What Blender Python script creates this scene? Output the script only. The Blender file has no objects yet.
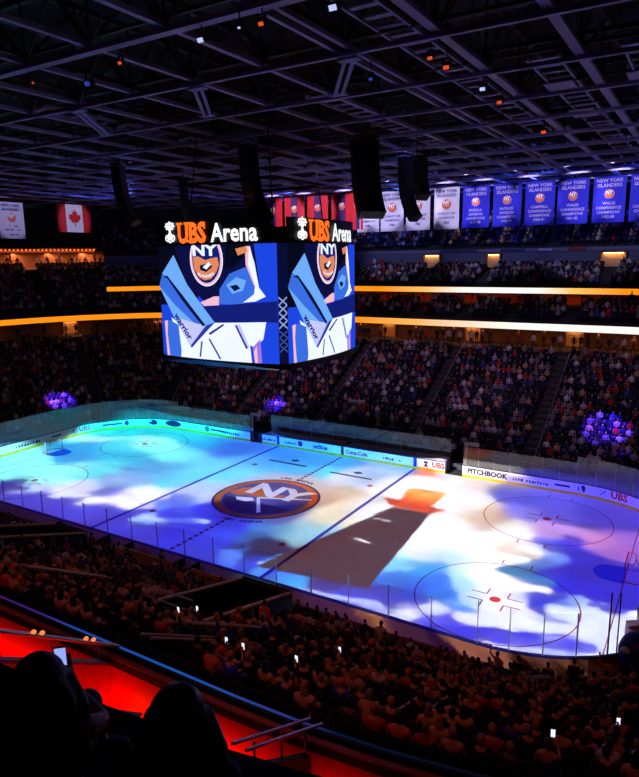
import bpy, bmesh, math, random
import numpy as np
from mathutils import Vector, Matrix
random.seed(7); rng = np.random.default_rng(7)
SC = bpy.context.scene
COL = SC.collection
PI = math.pi

# ------------------------------------------------------------------ helpers
def lin(c):
    return tuple(((v/255.)/12.92 if v/255. <= .04045 else ((v/255.+.055)/1.055)**2.4) for v in c)

def mat(name, rgb, rough=.6, metal=0., emit=None, es=1., var=.12, scale=6., spec=.4):
    m = bpy.data.materials.new(name); m.use_nodes = True
    nt = m.node_tree; b = nt.nodes['Principled BSDF']
    c = lin(rgb)
    b.inputs['Base Color'].default_value = (*c, 1)
    b.inputs['Roughness'].default_value = rough; b.inputs['Metallic'].default_value = metal
    b.inputs['Specular IOR Level'].default_value = spec
    if var:
        t = nt.nodes.new('ShaderNodeTexCoord'); n = nt.nodes.new('ShaderNodeTexNoise')
        n.inputs['Scale'].default_value = scale; n.inputs['Detail'].default_value = 3
        nt.links.new(t.outputs['Object'], n.inputs['Vector'])
        r = nt.nodes.new('ShaderNodeValToRGB')
        r.color_ramp.elements[0].position = .3; r.color_ramp.elements[1].position = .7
        r.color_ramp.elements[0].color = (*[v*(1-var) for v in c], 1)
        r.color_ramp.elements[1].color = (*[min(1, v*(1+var)) for v in c], 1)
        nt.links.new(n.outputs['Fac'], r.inputs['Fac']); nt.links.new(r.outputs['Color'], b.inputs['Base Color'])
    if emit:
        b.inputs['Emission Color'].default_value = (*lin(emit), 1); b.inputs['Emission Strength'].default_value = es
    return m

def emat(name, rgb, s=1.):
    m = bpy.data.materials.new(name); m.use_nodes = True
    nt = m.node_tree; nt.nodes.clear()
    e = nt.nodes.new('ShaderNodeEmission'); o = nt.nodes.new('ShaderNodeOutputMaterial')
    e.inputs['Color'].default_value = (*lin(rgb), 1); e.inputs['Strength'].default_value = s
    nt.links.new(e.outputs[0], o.inputs[0]); return m

def ramp_emat(name, axis, stops, s=1.):
    """LED ribbon content: colour changes along the ribbon (object coordinate)."""
    m = bpy.data.materials.new(name); m.use_nodes = True
    nt = m.node_tree; nt.nodes.clear()
    t = nt.nodes.new('ShaderNodeTexCoord'); sp = nt.nodes.new('ShaderNodeSeparateXYZ')
    mr = nt.nodes.new('ShaderNodeMapRange'); r = nt.nodes.new('ShaderNodeValToRGB')
    lo, hi = stops[0][0], stops[-1][0]
    mr.inputs['From Min'].default_value = lo; mr.inputs['From Max'].default_value = hi
    nt.links.new(t.outputs['Object'], sp.inputs[0]); nt.links.new(sp.outputs[axis], mr.inputs[0])
    nt.links.new(mr.outputs[0], r.inputs[0])
    els = r.color_ramp.elements
    while len(els) < len(stops): els.new(.5)
    for e, (p, c) in zip(els, stops):
        e.position = (p-lo)/(hi-lo); e.color = (*lin(c), 1)
    e = nt.nodes.new('ShaderNodeEmission'); o = nt.nodes.new('ShaderNodeOutputMaterial')
    e.inputs['Strength'].default_value = s
    nt.links.new(r.outputs[0], e.inputs['Color']); nt.links.new(e.outputs[0], o.inputs[0]); return m

def tag(o, label=None, cat=None, group=None, kind=None):
    if label: o['label'] = label
    if cat: o['category'] = cat
    if group: o['group'] = group
    if kind: o['kind'] = kind
    return o

def empty(name, loc=(0, 0, 0), rz=0., label=None, cat=None, group=None):
    o = bpy.data.objects.new(name, None); COL.objects.link(o)
    o.location = loc; o.rotation_euler = (0, 0, rz); o.empty_display_size = .1
    return tag(o, label, cat, group)

class MB:
    def __init__(s): s.v = []; s.f = []; s.m = []
    def face(s, pts, m=0):
        n = len(s.v); s.v += [tuple(p) for p in pts]; s.f.append(tuple(range(n, n+len(pts)))); s.m.append(m)
    def box(s, c, d, m=0, M=None, taper=1.):
        n = len(s.v); x, y, z = d[0]/2, d[1]/2, d[2]/2
        for k in (-1, 1):
            q = taper if k > 0 else 1.
            for i, j in ((-1, -1), (1, -1), (1, 1), (-1, 1)):
                p = Vector((i*x*q, j*y*q, k*z))
                if M is not None: p = M @ p
                s.v.append((p.x+c[0], p.y+c[1], p.z+c[2]))
        for q in ((3, 2, 1, 0), (4, 5, 6, 7), (0, 1, 5, 4), (1, 2, 6, 5), (2, 3, 7, 6), (3, 0, 4, 7)):
            s.f.append(tuple(n+i for i in q)); s.m.append(m)
    def bar(s, a, b, w, h, m=0, up=(0, 0, 1)):
        a, b = Vector(a), Vector(b); d = b-a; L = d.length
        if L < 1e-6: return
        y = d/L; u = Vector(up); x = y.cross(u)
        if x.length < 1e-4: x = y.cross(Vector((1, 0, 0)))
        x.normalize(); z = x.cross(y)
        M = Matrix((x, y, z)).transposed()
        s.box((a+b)/2, (w, L, h), m, M)
    def tube(s, pts, r, n=6, m=0, caps=True):
        pts = [Vector(p) for p in pts]; k = len(pts)
        rr = r if isinstance(r, (list, tuple)) else [r]*k
        base = len(s.v); ref = Vector((0, 0, 1))
        for i, p in enumerate(pts):
            t = (pts[min(i+1, k-1)]-pts[max(i-1, 0)]).normalized()
            a = t.cross(ref)
            if a.length < .05: a = t.cross(Vector((1, 0, 0)))
            a.normalize(); b = t.cross(a)
            for j in range(n):
                q = p+rr[i]*(math.cos(2*PI*j/n)*a+math.sin(2*PI*j/n)*b); s.v.append(tuple(q))
        for i in range(k-1):
            for j in range(n):
                s.f.append((base+i*n+j, base+(i+1)*n+j, base+(i+1)*n+(j+1) % n, base+i*n+(j+1) % n)); s.m.append(m)
        if caps:
            s.f.append(tuple(base+j for j in range(n))); s.m.append(m)
            s.f.append(tuple(base+(k-1)*n+j for j in reversed(range(n)))); s.m.append(m)
    def ell(s, c, r, nu=10, nv=7, m=0, M=None):
        n = len(s.v)
        for i in range(nv+1):
            th = PI*i/nv
            for j in range(nu):
                ph = 2*PI*j/nu
                p = Vector((r[0]*math.sin(th)*math.cos(ph), r[1]*math.sin(th)*math.sin(ph), r[2]*math.cos(th)))
                if M is not None: p = M @ p
                s.v.append((c[0]+p.x, c[1]+p.y, c[2]+p.z))
        for i in range(nv):
            for j in range(nu):
                s.f.append((n+i*nu+j, n+(i+1)*nu+j, n+(i+1)*nu+(j+1) % nu, n+i*nu+(j+1) % nu)); s.m.append(m)
    def prism(s, poly, z0, z1, m=0, fn=None):
        k = len(poly); n = len(s.v)
        for z in (z0, z1):
            for (x, y) in poly: s.v.append((x, y, z) if fn is None else tuple(fn(x, y, z)))
        s.f.append(tuple(n+i for i in reversed(range(k)))); s.m.append(m)
        s.f.append(tuple(n+k+i for i in range(k))); s.m.append(m)
        for i in range(k):
            s.f.append((n+i, n+(i+1) % k, n+k+(i+1) % k, n+k+i)); s.m.append(m)
    def add(s, vf, fn, m=0):
        n = len(s.v); s.v += [tuple(fn(*p)) for p in vf[0]]
        for f in vf[1]: s.f.append(tuple(n+i for i in f)); s.m.append(m)
    def mesh(s, name, mats, smooth=False):
        me = bpy.data.meshes.new(name); me.from_pydata(s.v, [], s.f)
        for q in (mats if isinstance(mats, (list, tuple)) else [mats]): me.materials.append(q)
        if any(s.m): me.polygons.foreach_set('material_index', s.m)
        if smooth: me.polygons.foreach_set('use_smooth', [True]*len(s.f))
        me.update(); return me
    def build(s, name, mats, parent=None, smooth=False):
        o = bpy.data.objects.new(name, s.mesh(name, mats, smooth)); COL.objects.link(o)
        if parent is not None: o.parent = parent
        return o

_T = {}
def text(body, size=1., bold=0., sx=1.):
    """(verts, faces, width): the words as flat 2-D outlines, baseline at y = 0, centred on x = 0."""
    k = (body, size, bold, sx)
    if k in _T: return _T[k]
    c = bpy.data.curves.new('t', 'FONT'); c.body = body; c.size = size; c.offset = bold; c.resolution_u = 2; c.align_x = 'LEFT'
    o = bpy.data.objects.new('t', c); COL.objects.link(o)
    bpy.context.view_layer.update()
    me = o.evaluated_get(bpy.context.evaluated_depsgraph_get()).to_mesh()
    v = [p.co.copy() for p in me.vertices]; f = [tuple(p.vertices) for p in me.polygons]
    o.evaluated_get(bpy.context.evaluated_depsgraph_get()).to_mesh_clear()
    bpy.data.objects.remove(o); bpy.data.curves.remove(c)
    a, b = min(p.x for p in v), max(p.x for p in v)
    r = ([((p.x-(a+b)/2)*sx, p.y) for p in v], f, (b-a)*sx)
    _T[k] = r; return r

def scrawl(width, h, n, seed):
    """unreadable small print: a line of plain strokes, as far away print looks"""
    rg = random.Random(seed); v, f = [], []; x = -width/2; w = width/n
    for i in range(n):
        if rg.random() < .12: x += w; continue
        a, b = x+w*.08, x+w*(.55+.4*rg.random()); k = len(v)
        y0 = h*rg.choice((0, 0, .2)); y1 = h*rg.choice((1, .7, .85))
        v += [(a, y0), (b, y0), (b, y1), (a, y1)]; f.append((k, k+1, k+2, k+3)); x += w
    return v, f, width

def strip(mb, path, prof, m=0):
    """sweep a (d, z) profile along a path of (x, y, nx, ny)"""
    n = len(mb.v); k = len(prof)
    for (x, y, nx, ny) in path:
        for (d, z) in prof: mb.v.append((x+nx*d, y+ny*d, z))
    for i in range(len(path)-1):
        for j in range(k-1):
            mb.f.append((n+i*k+j, n+i*k+j+1, n+(i+1)*k+j+1, n+(i+1)*k+j)); mb.m.append(m if not isinstance(m, list) else m[j])

# rink outline: 60.96 x 25.9 m, corner radius 8.53
CX, CY, CR, HX, HY = 21.95, 4.42, 8.53, 30.48, 12.95
def far(x0, x1, n):  return [(x0+(x1-x0)*i/n, HY, 0, 1) for i in range(n+1)]
def near(x0, x1, n): return [(x0+(x1-x0)*i/n, -HY, 0, -1) for i in range(n+1)]
def lend(y0, y1, n): return [(-HX, y0+(y1-y0)*i/n, -1, 0) for i in range(n+1)]
def rend(y0, y1, n): return [(HX, y0+(y1-y0)*i/n, 1, 0) for i in range(n+1)]
def arc(sx, sy, a0, a1, n):
    r = []
    for i in range(n+1):
        a = math.radians(a0+(a1-a0)*i/n); r.append((sx*CX+CR*math.cos(a), sy*CY+CR*math.sin(a), math.cos(a), math.sin(a)))
    return r
FR = lambda a0=0, a1=90, n=16: arc(1, 1, a0, a1, n)
FL = lambda a0=90, a1=180, n=16: arc(-1, 1, a0, a1, n)
NL = lambda a0=180, a1=270, n=16: arc(-1, -1, a0, a1, n)
NR = lambda a0=270, a1=360, n=16: arc(1, -1, a0, a1, n)
LOOP = rend(-CY, CY, 4)+FR()[1:]+far(CX, -CX, 20)[1:]+FL()[1:]+lend(CY, -CY, 4)[1:]+NL()[1:]+near(-CX, CX, 20)[1:]+NR()[1:]
def at(p, d, z): return Vector((p[0]+p[2]*d, p[1]+p[3]*d, z))
ORD = 'first second third fourth fifth sixth seventh eighth ninth tenth eleventh twelfth thirteenth fourteenth fifteenth sixteenth seventeenth eighteenth nineteenth'.split()
TENS = {2: 'twenty', 3: 'thirty', 4: 'forty', 5: 'fifty', 6: 'sixty', 7: 'seventy'}
TENTH = {2: 'twentieth', 3: 'thirtieth', 4: 'fortieth', 5: 'fiftieth', 6: 'sixtieth', 7: 'seventieth'}
def nth(i):
    i += 1
    if i < 20: return ORD[i-1]
    return TENTH[i//10] if i % 10 == 0 else TENS[i//10]+'-'+ORD[i % 10-1]

# ------------------------------------------------------------------ camera (solved from the rink markings)
cam = bpy.data.cameras.new('camera'); co = bpy.data.objects.new('camera', cam); COL.objects.link(co); SC.camera = co
cam.sensor_fit = 'HORIZONTAL'; cam.sensor_width = 36; cam.lens = 36*643.165/639; cam.clip_start = .1; cam.clip_end = 400
EYE = Vector((30.1873, -40.7645, 19.2827)); yaw, pitch, roll = -.5477, -.1975, -.0142
fw = Vector((math.sin(yaw)*math.cos(pitch), math.cos(yaw)*math.cos(pitch), math.sin(pitch)))
r1 = Vector((math.cos(yaw), -math.sin(yaw), 0)); u1 = r1.cross(fw)
r2 = math.cos(roll)*r1+math.sin(roll)*u1; u2 = -math.sin(roll)*r1+math.cos(roll)*u1
co.matrix_world = Matrix.Translation(EYE) @ Matrix((r2, u2, -fw)).transposed().to_4x4()
def proj(p):
    d = Vector(p)-EYE; z = d.dot(fw)
    if z <= .1: return None
    return 319.5+643.165*d.dot(r2)/z, 388.5-643.165*d.dot(u2)/z, z

# ------------------------------------------------------------------ materials
M_conc = mat('dark_concrete', (52, 50, 54), .8, scale=2)
M_conc2 = mat('stair_concrete_lit', (78, 72, 72), .8, scale=3)  # lighter than the bowl: doorway light on the steps put into the colour
M_black = mat('black_metal', (22, 22, 25), .5)
M_dark = mat('dark_paint', (30, 30, 36), .6)
M_steel = mat('truss_steel_lit', (196, 182, 226), .5, .1)  # lilac of light bounced up from the ice put into the colour
M_steel_dim = mat('truss_steel_shaded', (62, 52, 52), .6)  # same steel in shade, its darkness put into the colour
M_brace = mat('blue_grey_brace', (170, 182, 230), .5)
M_rail = mat('brushed_rail', (190, 185, 190), .3, .6, var=.05)
M_white = mat('white_board', (235, 235, 238), .35, var=.03)
M_yellow = mat('yellow_kickplate', (225, 190, 30), .4)
M_bluecap = mat('blue_cap_rail', (30, 60, 170), .4)
M_beige = mat('beige_panel', (205, 165, 130), .6, var=.06)
M_boardback = mat('board_back', (170, 100, 62), .6)
M_tan = mat('warm_wall', (112, 84, 66), .7)
M_red = mat('red_panel', (235, 28, 14), .45, var=.05)
M_navy = mat('navy_paint', (16, 24, 80), .5)
M_ink = mat('navy_lettering', (20, 28, 90), .5, var=0)
M_redink = mat('red_lettering', (215, 30, 35), .5, var=0)
M_greyblue = mat('grey_blue_wall', (96, 98, 128), .7)
M_seat = mat('seat_navy', (22, 28, 52), .5)
M_seat2 = mat('seat_shell', (34, 34, 42), .5)
M_orange = mat('logo_orange', (240, 120, 50), .5, var=.04)
M_pure = mat('logo_white', (245, 245, 250), .5, var=.02)
M_logoblue = mat('logo_blue', (60, 66, 150), .5, var=.05)
M_lognavy = mat('logo_navy', (28, 30, 84), .5, var=.05)
M_skin = mat('skin', (205, 150, 120), .6, var=.05)
M_skin2 = mat('skin_brown', (130, 88, 66), .6, var=.05)

def glass_mat(name, tint, rough=.02, refl=.10, haze=.06):
    m = bpy.data.materials.new(name); m.use_nodes = True
    nt = m.node_tree; nt.nodes.clear()
    tr = nt.nodes.new('ShaderNodeBsdfTransparent'); tr.inputs[0].default_value = (*tint, 1)
    gl = nt.nodes.new('ShaderNodeBsdfGlossy'); gl.inputs['Roughness'].default_value = rough
    df = nt.nodes.new('ShaderNodeBsdfDiffuse'); df.inputs[0].default_value = (.75, .82, .9, 1)
    lw = nt.nodes.new('ShaderNodeLayerWeight'); lw.inputs['Blend'].default_value = .35
    no = nt.nodes.new('ShaderNodeTexNoise'); no.inputs['Scale'].default_value = .9
    ma = nt.nodes.new('ShaderNodeMath'); ma.operation = 'MULTIPLY_ADD'; ma.inputs[1].default_value = refl*.6; ma.inputs[2].default_value = refl*.5
    mx = nt.nodes.new('ShaderNodeMixShader'); m2 = nt.nodes.new('ShaderNodeMixShader')
    hz = nt.nodes.new('ShaderNodeMath'); hz.operation = 'MULTIPLY'; hz.inputs[1].default_value = haze*2
    o = nt.nodes.new('ShaderNodeOutputMaterial')
    nt.links.new(lw.outputs['Facing'], ma.inputs[0]); nt.links.new(no.outputs['Fac'], hz.inputs[0])
    nt.links.new(hz.outputs[0], mx.inputs[0]); nt.links.new(tr.outputs[0], mx.inputs[1]); nt.links.new(df.outputs[0], mx.inputs[2])
    nt.links.new(ma.outputs[0], m2.inputs[0]); nt.links.new(mx.outputs[0], m2.inputs[1]); nt.links.new(gl.outputs[0], m2.inputs[2])
    nt.links.new(m2.outputs[0], o.inputs[0]); return m
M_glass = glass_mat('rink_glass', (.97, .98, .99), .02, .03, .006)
M_glass_far = glass_mat('rink_glass_brightened', (.86, .91, .97), .08, .62, .12)  # far panes brightened in the material by extra reflection and pale haze
# ------------------------------------------------------------------ ice sheet and its markings
ICE_M = mat('ice', (236, 240, 246), .28, var=.03, scale=1.5, spec=.3)
mb = MB()
pts = [(p[0], p[1]) for p in LOOP[:-1]]
mb.prism(pts, -.12, 0.)
ice = tag(mb.build('floor', [ICE_M]), kind='structure')
ice.name = 'floor'
M_iceblue = mat('ice_line_blue', (48, 40, 165), .4, var=.05)
M_icered = mat('ice_line_red', (150, 40, 70), .4, var=.05)
M_iceredstrong = mat('ice_dot_red', (215, 50, 55), .4, var=.05)
M_iceteal = mat('ice_sponsor_teal', (20, 60, 70), .4, var=.05)
M_crease = mat('crease_blue', (52, 100, 225), .4, var=.05)
H = .004
def ring(mb, cx, cy, r0, r1, z=H, n=64, a0=0, a1=360, m=0):
    for i in range(n):
        t0 = math.radians(a0+(a1-a0)*i/n); t1 = math.radians(a0+(a1-a0)*(i+1)/n)
        q = [(r0, t0), (r1, t0), (r1, t1), (r0, t1)]
        mb.face([(cx+r*math.cos(t), cy+r*math.sin(t), z) for r, t in q], m)
def disc(mb, cx, cy, r, z=H, n=40, m=0): mb.face([(cx+r*math.cos(2*PI*i/n), cy+r*math.sin(2*PI*i/n), z) for i in range(n)], m)
def rect(mb, x0, y0, x1, y1, z=H, m=0): mb.face([(x0, y0, z), (x1, y0, z), (x1, y1, z), (x0, y1, z)], m)
mb = MB()
for s in (-1, 1): rect(mb, s*7.77-.15, -12.93, s*7.77+.15, 12.93)
mb.build('blue_line', M_iceblue, ice)
mb = MB()
for i in range(44):
    y = -12.9+i*.587
    if abs(y+.3) > 4.62: rect(mb, -.15, y, .15, y+.4)
mb.build('centre_line', M_icered, ice)
mb = MB()
for s in (-1, 1):
    rect(mb, s*27.13-.03, -11.9, s*27.13+.03, 11.9, H)
    for t in (-1, 1):
        cx, cy = s*21.03, t*6.71
        ring(mb, cx, cy, 4.545, 4.61, n=72)
        for a in (-1, 1):
            for b in (-1, 1):
                rect(mb, cx+a*.6-(.9 if a < 0 else 0), cy+b*.42-.04, cx+a*.6+(.9 if a > 0 else 0), cy+b*.42+.04)
                rect(mb, cx+a*.6-.04, cy+b*.42-(.7 if b < 0 else 0), cx+a*.6+.04, cy+b*.42+(.7 if b > 0 else 0))
            rect(mb, cx+a*.9-.04, cy-5.2, cx+a*.9+.04, cy-4.62); rect(mb, cx+a*.9-.04, cy+4.62, cx+a*.9+.04, cy+5.2)
mb.build('faceoff_circle', M_icered, ice)
mb = MB()
for s in (-1, 1):
    for t in (-1, 1): disc(mb, s*21.03, t*6.71, .31, H*1.5); disc(mb, s*6.2, t*6.71, .26, H*1.5)
mb.build('faceoff_dot', M_iceredstrong, ice)
mb = MB()
for s in (-1, 1):
    q = [(s*27.1, 1.22), (s*27.1, -1.22)]+[(s*(27.1-1.83*math.cos(a)*1.0), 1.83*math.sin(a)*.8-0) for a in np.linspace(-.8, .8, 15)]
    mb.face([(x, y, H) for x, y in (q if s > 0 else q[::-1])])
mb.build('goal_crease', M_crease, ice)
# centre logo
lg = MB(); R = 4.5
ring(lg, 0, 0, R*.955, R, H, 80, m=1); ring(lg, 0, 0, R*.83, R*.955, H, 80, m=0); disc(lg, 0, 0, R*.83, H, 80, m=2)
def flat(mb, poly, z, m): mb.face([(x, y, z) for x, y in poly], m)
flat(lg, [(-3.6, -.4), (-3.2, .9), (-2.3, 1.7), (-1.2, 1.9), (-.3, 1.3), (.6, 1.0), (1.6, 1.2), (.9, .4), (-.4, -.1), (-1.8, -.3), (-2.6, -.7)], H*1.6, 0)
flat(lg, [(-3.4, -1.2), (3.3, -1.2), (2.7, -2.4), (1.4, -3.4), (0, -3.7), (-1.4, -3.4), (-2.7, -2.4)], H*1.6, 1)
t = text('NY', 3.4, .16, 1.15); lg.add(t[:2], lambda x, y: (x+.45, y+.35, H*2.4), 3)
flat(lg, [(-.7, -.2), (3.5, 1.5), (3.6, 1.25), (-.6, -.5)], H*2.6, 3)
flat(lg, [(-.75, -.3), (1.2, -3.0), (1.45, -2.8), (-.5, -.2)], H*2.6, 3)
flat(lg, [(-2.4, -1.0), (-1.0, -.55), (-.5, -1.0), (-1.0, -1.5), (-1.9, -1.55)], H*2.6, 3)
def arc_text(mb, body, size, r, a_mid, flip, z, m):
    t = text(body, size, .02)
    def fn(x, y):
        if not flip: a = a_mid-x/r; q = r+y
        else: a = a_mid+x/r; q = r-y
        return (q*math.cos(a), q*math.sin(a), z)
    mb.add(t[:2], fn, m)
arc_text(lg, 'UBS  ARENA', .62, 4.75, PI/2, False, H*1.5, 1)
arc_text(lg, 'UBS  ARENA', .62, 5.2, -PI/2+.25, True, H*1.5, 1)
lg.build('centre_logo', [mat('ice_orange', (226, 120, 62), .4, var=.06), mat('ice_navy', (40, 38, 110), .4, var=.06), mat('ice_logo_blue', (96, 92, 168), .4, var=.06), M_pure], ice)
sp = MB()
for (x, y) in ((-3.4, 8.6), (3.7, 8.3)):
    rect(sp, x-2.4, y-.22, x+1.9, y+.12)
    flat(sp, [(x-.6, y+1.0), (x, y+.6), (x+.5, y+1.0), (x, y+1.4)], H, 0)
sp.build('sponsor_mark', M_iceteal, ice)

# ------------------------------------------------------------------ dasher boards
db = empty('dasher_boards', (0, 0, 0), 0, 'white rink boards with advertisements, yellow kick plate and dark top rail around the ice', 'boards')
def sub_path(fn, g): return [p for p in fn]
# board loop is broken at two gates on the far side
PB = [rend(-CY, CY, 4)+FR()[1:]+far(CX, 12.3, 6)[1:], far(10.75, -9.9, 12), far(-11.4, -CX, 6)+FL()[1:]+lend(CY, -CY, 4)[1:]+NL()[1:]+near(-CX, CX, 20)[1:]+NR()[1:]]
mb = MB()
for pa in PB: strip(mb, pa, [(-.01, .22), (-.01, 1.05)], 0)
mb.build('panel', M_white, db)
mb = MB()
for pa in PB: strip(mb, pa, [(-.03, 0), (-.03, .22), (-.01, .22)], 0)
mb.build('kick_plate', M_yellow, db)
mb = MB()
for pa in PB: strip(mb, pa, [(-.02, 1.03), (-.02, 1.08), (.14, 1.08), (.14, 1.0)], 0)
mb.build('cap_rail', M_navy, db)
mb = MB()
for pa in PB: strip(mb, pa, [(.14, 1.0), (.16, 0.)], 0)
mb.build('outer_skin', M_boardback, db)
mb = MB()
for x, m in ((-7.77, 0), (7.77, 0), (0, 1)):
    for s in (1, -1): mb.box((x, s*12.93, .62), (.32, .03, .84), m)
for x in (10.78, 12.27, -9.93, -11.37): mb.box((x, 12.98, .6), (.1, .2, 1.2), 2)
mb.build('gate_post', [M_iceblue, mat('board_centre_red', (120, 30, 50), .5), M_navy], db)
def board_text(name, body, size, s, m, bold=.02, sx=1., z=.42):
    """s: metres from the far right corner start along the far boards, running to the left"""
    t = text(body, size, bold, sx) if isinstance(body, str) else scrawl(body[0], size*.6, body[1], int(s*7)); mb = MB()
    def fn(x, y):
        # far straight: position x = s; in the corners follow the arc
        u = s+x
        if -CX <= u <= CX: return (u, HY-.022, z+y)
        if u > CX:
            a = PI/2-(u-CX)/CR; return (CX+(CR-.022)*math.cos(a), CY+(CR-.022)*math.sin(a), z+y)
        a = PI/2+(-CX-u)/CR
        if a < PI: return (-CX+(CR-.022)*math.cos(a), CY+(CR-.022)*math.sin(a), z+y)
        return (-HX+.022, CY-(-CX-u-CR*PI/2), z+y)
    mb.add(t[:2], fn, 0)
    return mb.build(name, m, db)
board_text('advert_lettering', 'UBS', .72, 10.05, M_redink, .03)
board_text('advert_lettering', 'PITCHBOOK', .62, 14.6, M_ink, .03)
board_text('advert_lettering', (3.2, 14), .42, 18.4, M_ink, .01)
board_text('advert_lettering', 'UBS', .8, 25.4, M_redink, .03)
board_text('advert_lettering', 'Coca-Cola', .55, 1.6, M_redink, .02)
board_text('advert_lettering', (1.9, 8), .42, 5.4, M_ink, .01)
board_text('advert_lettering', 'jetBlue', .6, -2.6, M_ink, .02)
board_text('advert_lettering', (2.2, 9), .42, -5.9, M_ink, .01)
board_text('advert_lettering', (1.8, 8), .4, -9.0, M_ink, .01)
board_text('advert_lettering', (2.4, 8), .5, -14.2, M_ink, .01)
board_text('advert_lettering', 'Ford', .62, -22.7, M_pure, .02)
board_text('advert_lettering', 'UBS', .75, -33.4, M_redink, .03)
board_text('advert_lettering', (3.0, 9), .5, -40.5, M_ink, .02)
mb = MB()
def bpt(u, dz, off=.018):
    if -CX <= u <= CX: return (u, HY-off, dz)
    if u > CX:
        a = PI/2-(u-CX)/CR; return (CX+(CR-off)*math.cos(a), CY+(CR-off)*math.sin(a), dz)
    a = PI/2+(-CX-u)/CR
    if a < PI: return (-CX+(CR-off)*math.cos(a), CY+(CR-off)*math.sin(a), dz)
    return (-HX+off, CY-(-CX-u-CR*PI/2), dz)
def oval(cx, rx, rz, m, off=.018): mb.face([bpt(cx+rx*math.cos(2*PI*i/20), .64+rz*math.sin(2*PI*i/20), off) for i in range(20)], m)
oval(-22.7, 1.15, .36, 0); oval(-17.6, .34, .34, 1); oval(-25.4, .6, .3, 0); oval(-28.5, .3, .3, 2); oval(-5.0, .3, .3, 2); oval(22.4, .3, .36, 0)
for u0, w in ((-16.1, 2.0), (-30.2, 2.2), (-19.3, 0.2), (20.9, 1.2), (-37.0, 1.2)):
    mb.face([bpt(u0-w/2, .55), bpt(u0+w/2, .55), bpt(u0+w/2, .72), bpt(u0-w/2, .72)], 0)
# three crossed keys beside each red lettering
for u0 in (8.85, 24.05, -34.9):
    for k in (-1, 0, 1):
        a = k*.6; c, s = math.cos(a), math.sin(a)
        f = lambda x, y: bpt(u0+x*c+y*s, .64-x*s+y*c)
        mb.face([f(-.05, -.32), f(.05, -.32), f(.05, .32), f(-.05, .32)], 0)
        mb.face([f(-.15, .12), f(.15, .12), f(.15, .22), f(-.15, .22)], 0)
mb.build('advert_emblem', [M_ink, mat('advert_green', (30, 120, 110), .5), mat('advert_purple', (90, 40, 120), .5)], db)

# ------------------------------------------------------------------ rink glass: each panel lifts out of the boards
def glass_panel(pa, h, z0, label, group, m, d=.06, post=True):
    a, b = at(pa[0], d, z0), at(pa[1], d, z0)
    mid = (a+b)/2; ang = math.atan2(b.y-a.y, b.x-a.x); L = (b-a).length
    e = empty('glass_panel', mid, ang, label, 'glass panel', group)
    q = MB(); q.box((0, 0, h/2), (L-.03, .016, h)); q.build('pane', m, e)
    if post:
        q = MB(); q.box((-L/2, 0, h/2), (.045, .06, h+.02)); q.build('post', M_rail, e)
    return e
def glass_run(path, h, where, grp, m, z0=1.08, d=.06):
    for i in range(len(path)-1):
        glass_panel((path[i], path[i+1]), h, z0, 'clear glass panel '+where.replace('#', nth(i)), grp, m, d)
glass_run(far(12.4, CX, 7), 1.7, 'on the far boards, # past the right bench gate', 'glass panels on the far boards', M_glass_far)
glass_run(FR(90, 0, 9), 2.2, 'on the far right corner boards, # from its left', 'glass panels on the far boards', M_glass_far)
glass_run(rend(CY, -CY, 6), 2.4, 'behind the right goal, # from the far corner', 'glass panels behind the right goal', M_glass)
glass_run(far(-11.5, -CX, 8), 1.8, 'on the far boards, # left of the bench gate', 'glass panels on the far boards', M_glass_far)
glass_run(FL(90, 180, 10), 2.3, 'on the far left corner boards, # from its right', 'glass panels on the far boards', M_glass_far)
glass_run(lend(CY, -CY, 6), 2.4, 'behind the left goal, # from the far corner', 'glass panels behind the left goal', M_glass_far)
glass_run(near(-20.4, CX, 18), 1.75, 'on the near boards, # from the left end', 'glass panels on the near boards', M_glass)
glass_run(NR(270, 360, 9), 2.2, 'on the near right corner boards, # from its left', 'glass panels on the near boards', M_glass)
# team benches on the far side: recess, bench, back glass
def bench(x0, x1, label, which):
    e = empty('team_bench', ((x0+x1)/2, HY+1.2, 0), 0, label, 'bench', 'team benches')
    L = x1-x0
    q = MB(); q.box((0, -.15, .5), (L-.3, .4, .08)); q.build('seat', M_white, e)
    q = MB(); q.box((0, .35, .55), (L, .1, 1.1)); q.box((-L/2+.05, -.35, .55), (.1, 1.4, 1.1)); q.box((L/2-.05, -.35, .55), (.1, 1.4, 1.1)); q.build('back_wall', mat('bench_wall_'+which, (190, 170, 180), .6), e)
    for i in range(3):
        q = MB(); q.box((-L/2+(i+.5)*L/3, -.15, .23), (.08, .3, .46)); q.build('leg', M_black, e)
bench(-9.6, -.3, 'white walled team bench behind the far boards, left of the centre line', 'left')
bench(.3, 10.6, 'white walled team bench behind the far boards, right of the centre line', 'right')
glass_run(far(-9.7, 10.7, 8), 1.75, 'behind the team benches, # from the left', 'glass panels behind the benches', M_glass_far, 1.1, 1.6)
# white gate posts of the players' tunnel
for x, w in ((12.45, 'right'), (-11.55, 'left')):
    e = empty('gate_pillar', (x, HY+.5, 0), 0, 'pale gate pillar at the %s end of the team benches' % w, 'pillar', 'bench gate pillars')
    q = MB(); q.box((0, 0, 1.5), (.18, .18, 3.0)); q.build('shaft', M_white, e)
    q = MB(); q.box((.5, 0, 2.95), (1.3, .3, .28)); q.build('cap', M_white, e)

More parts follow.
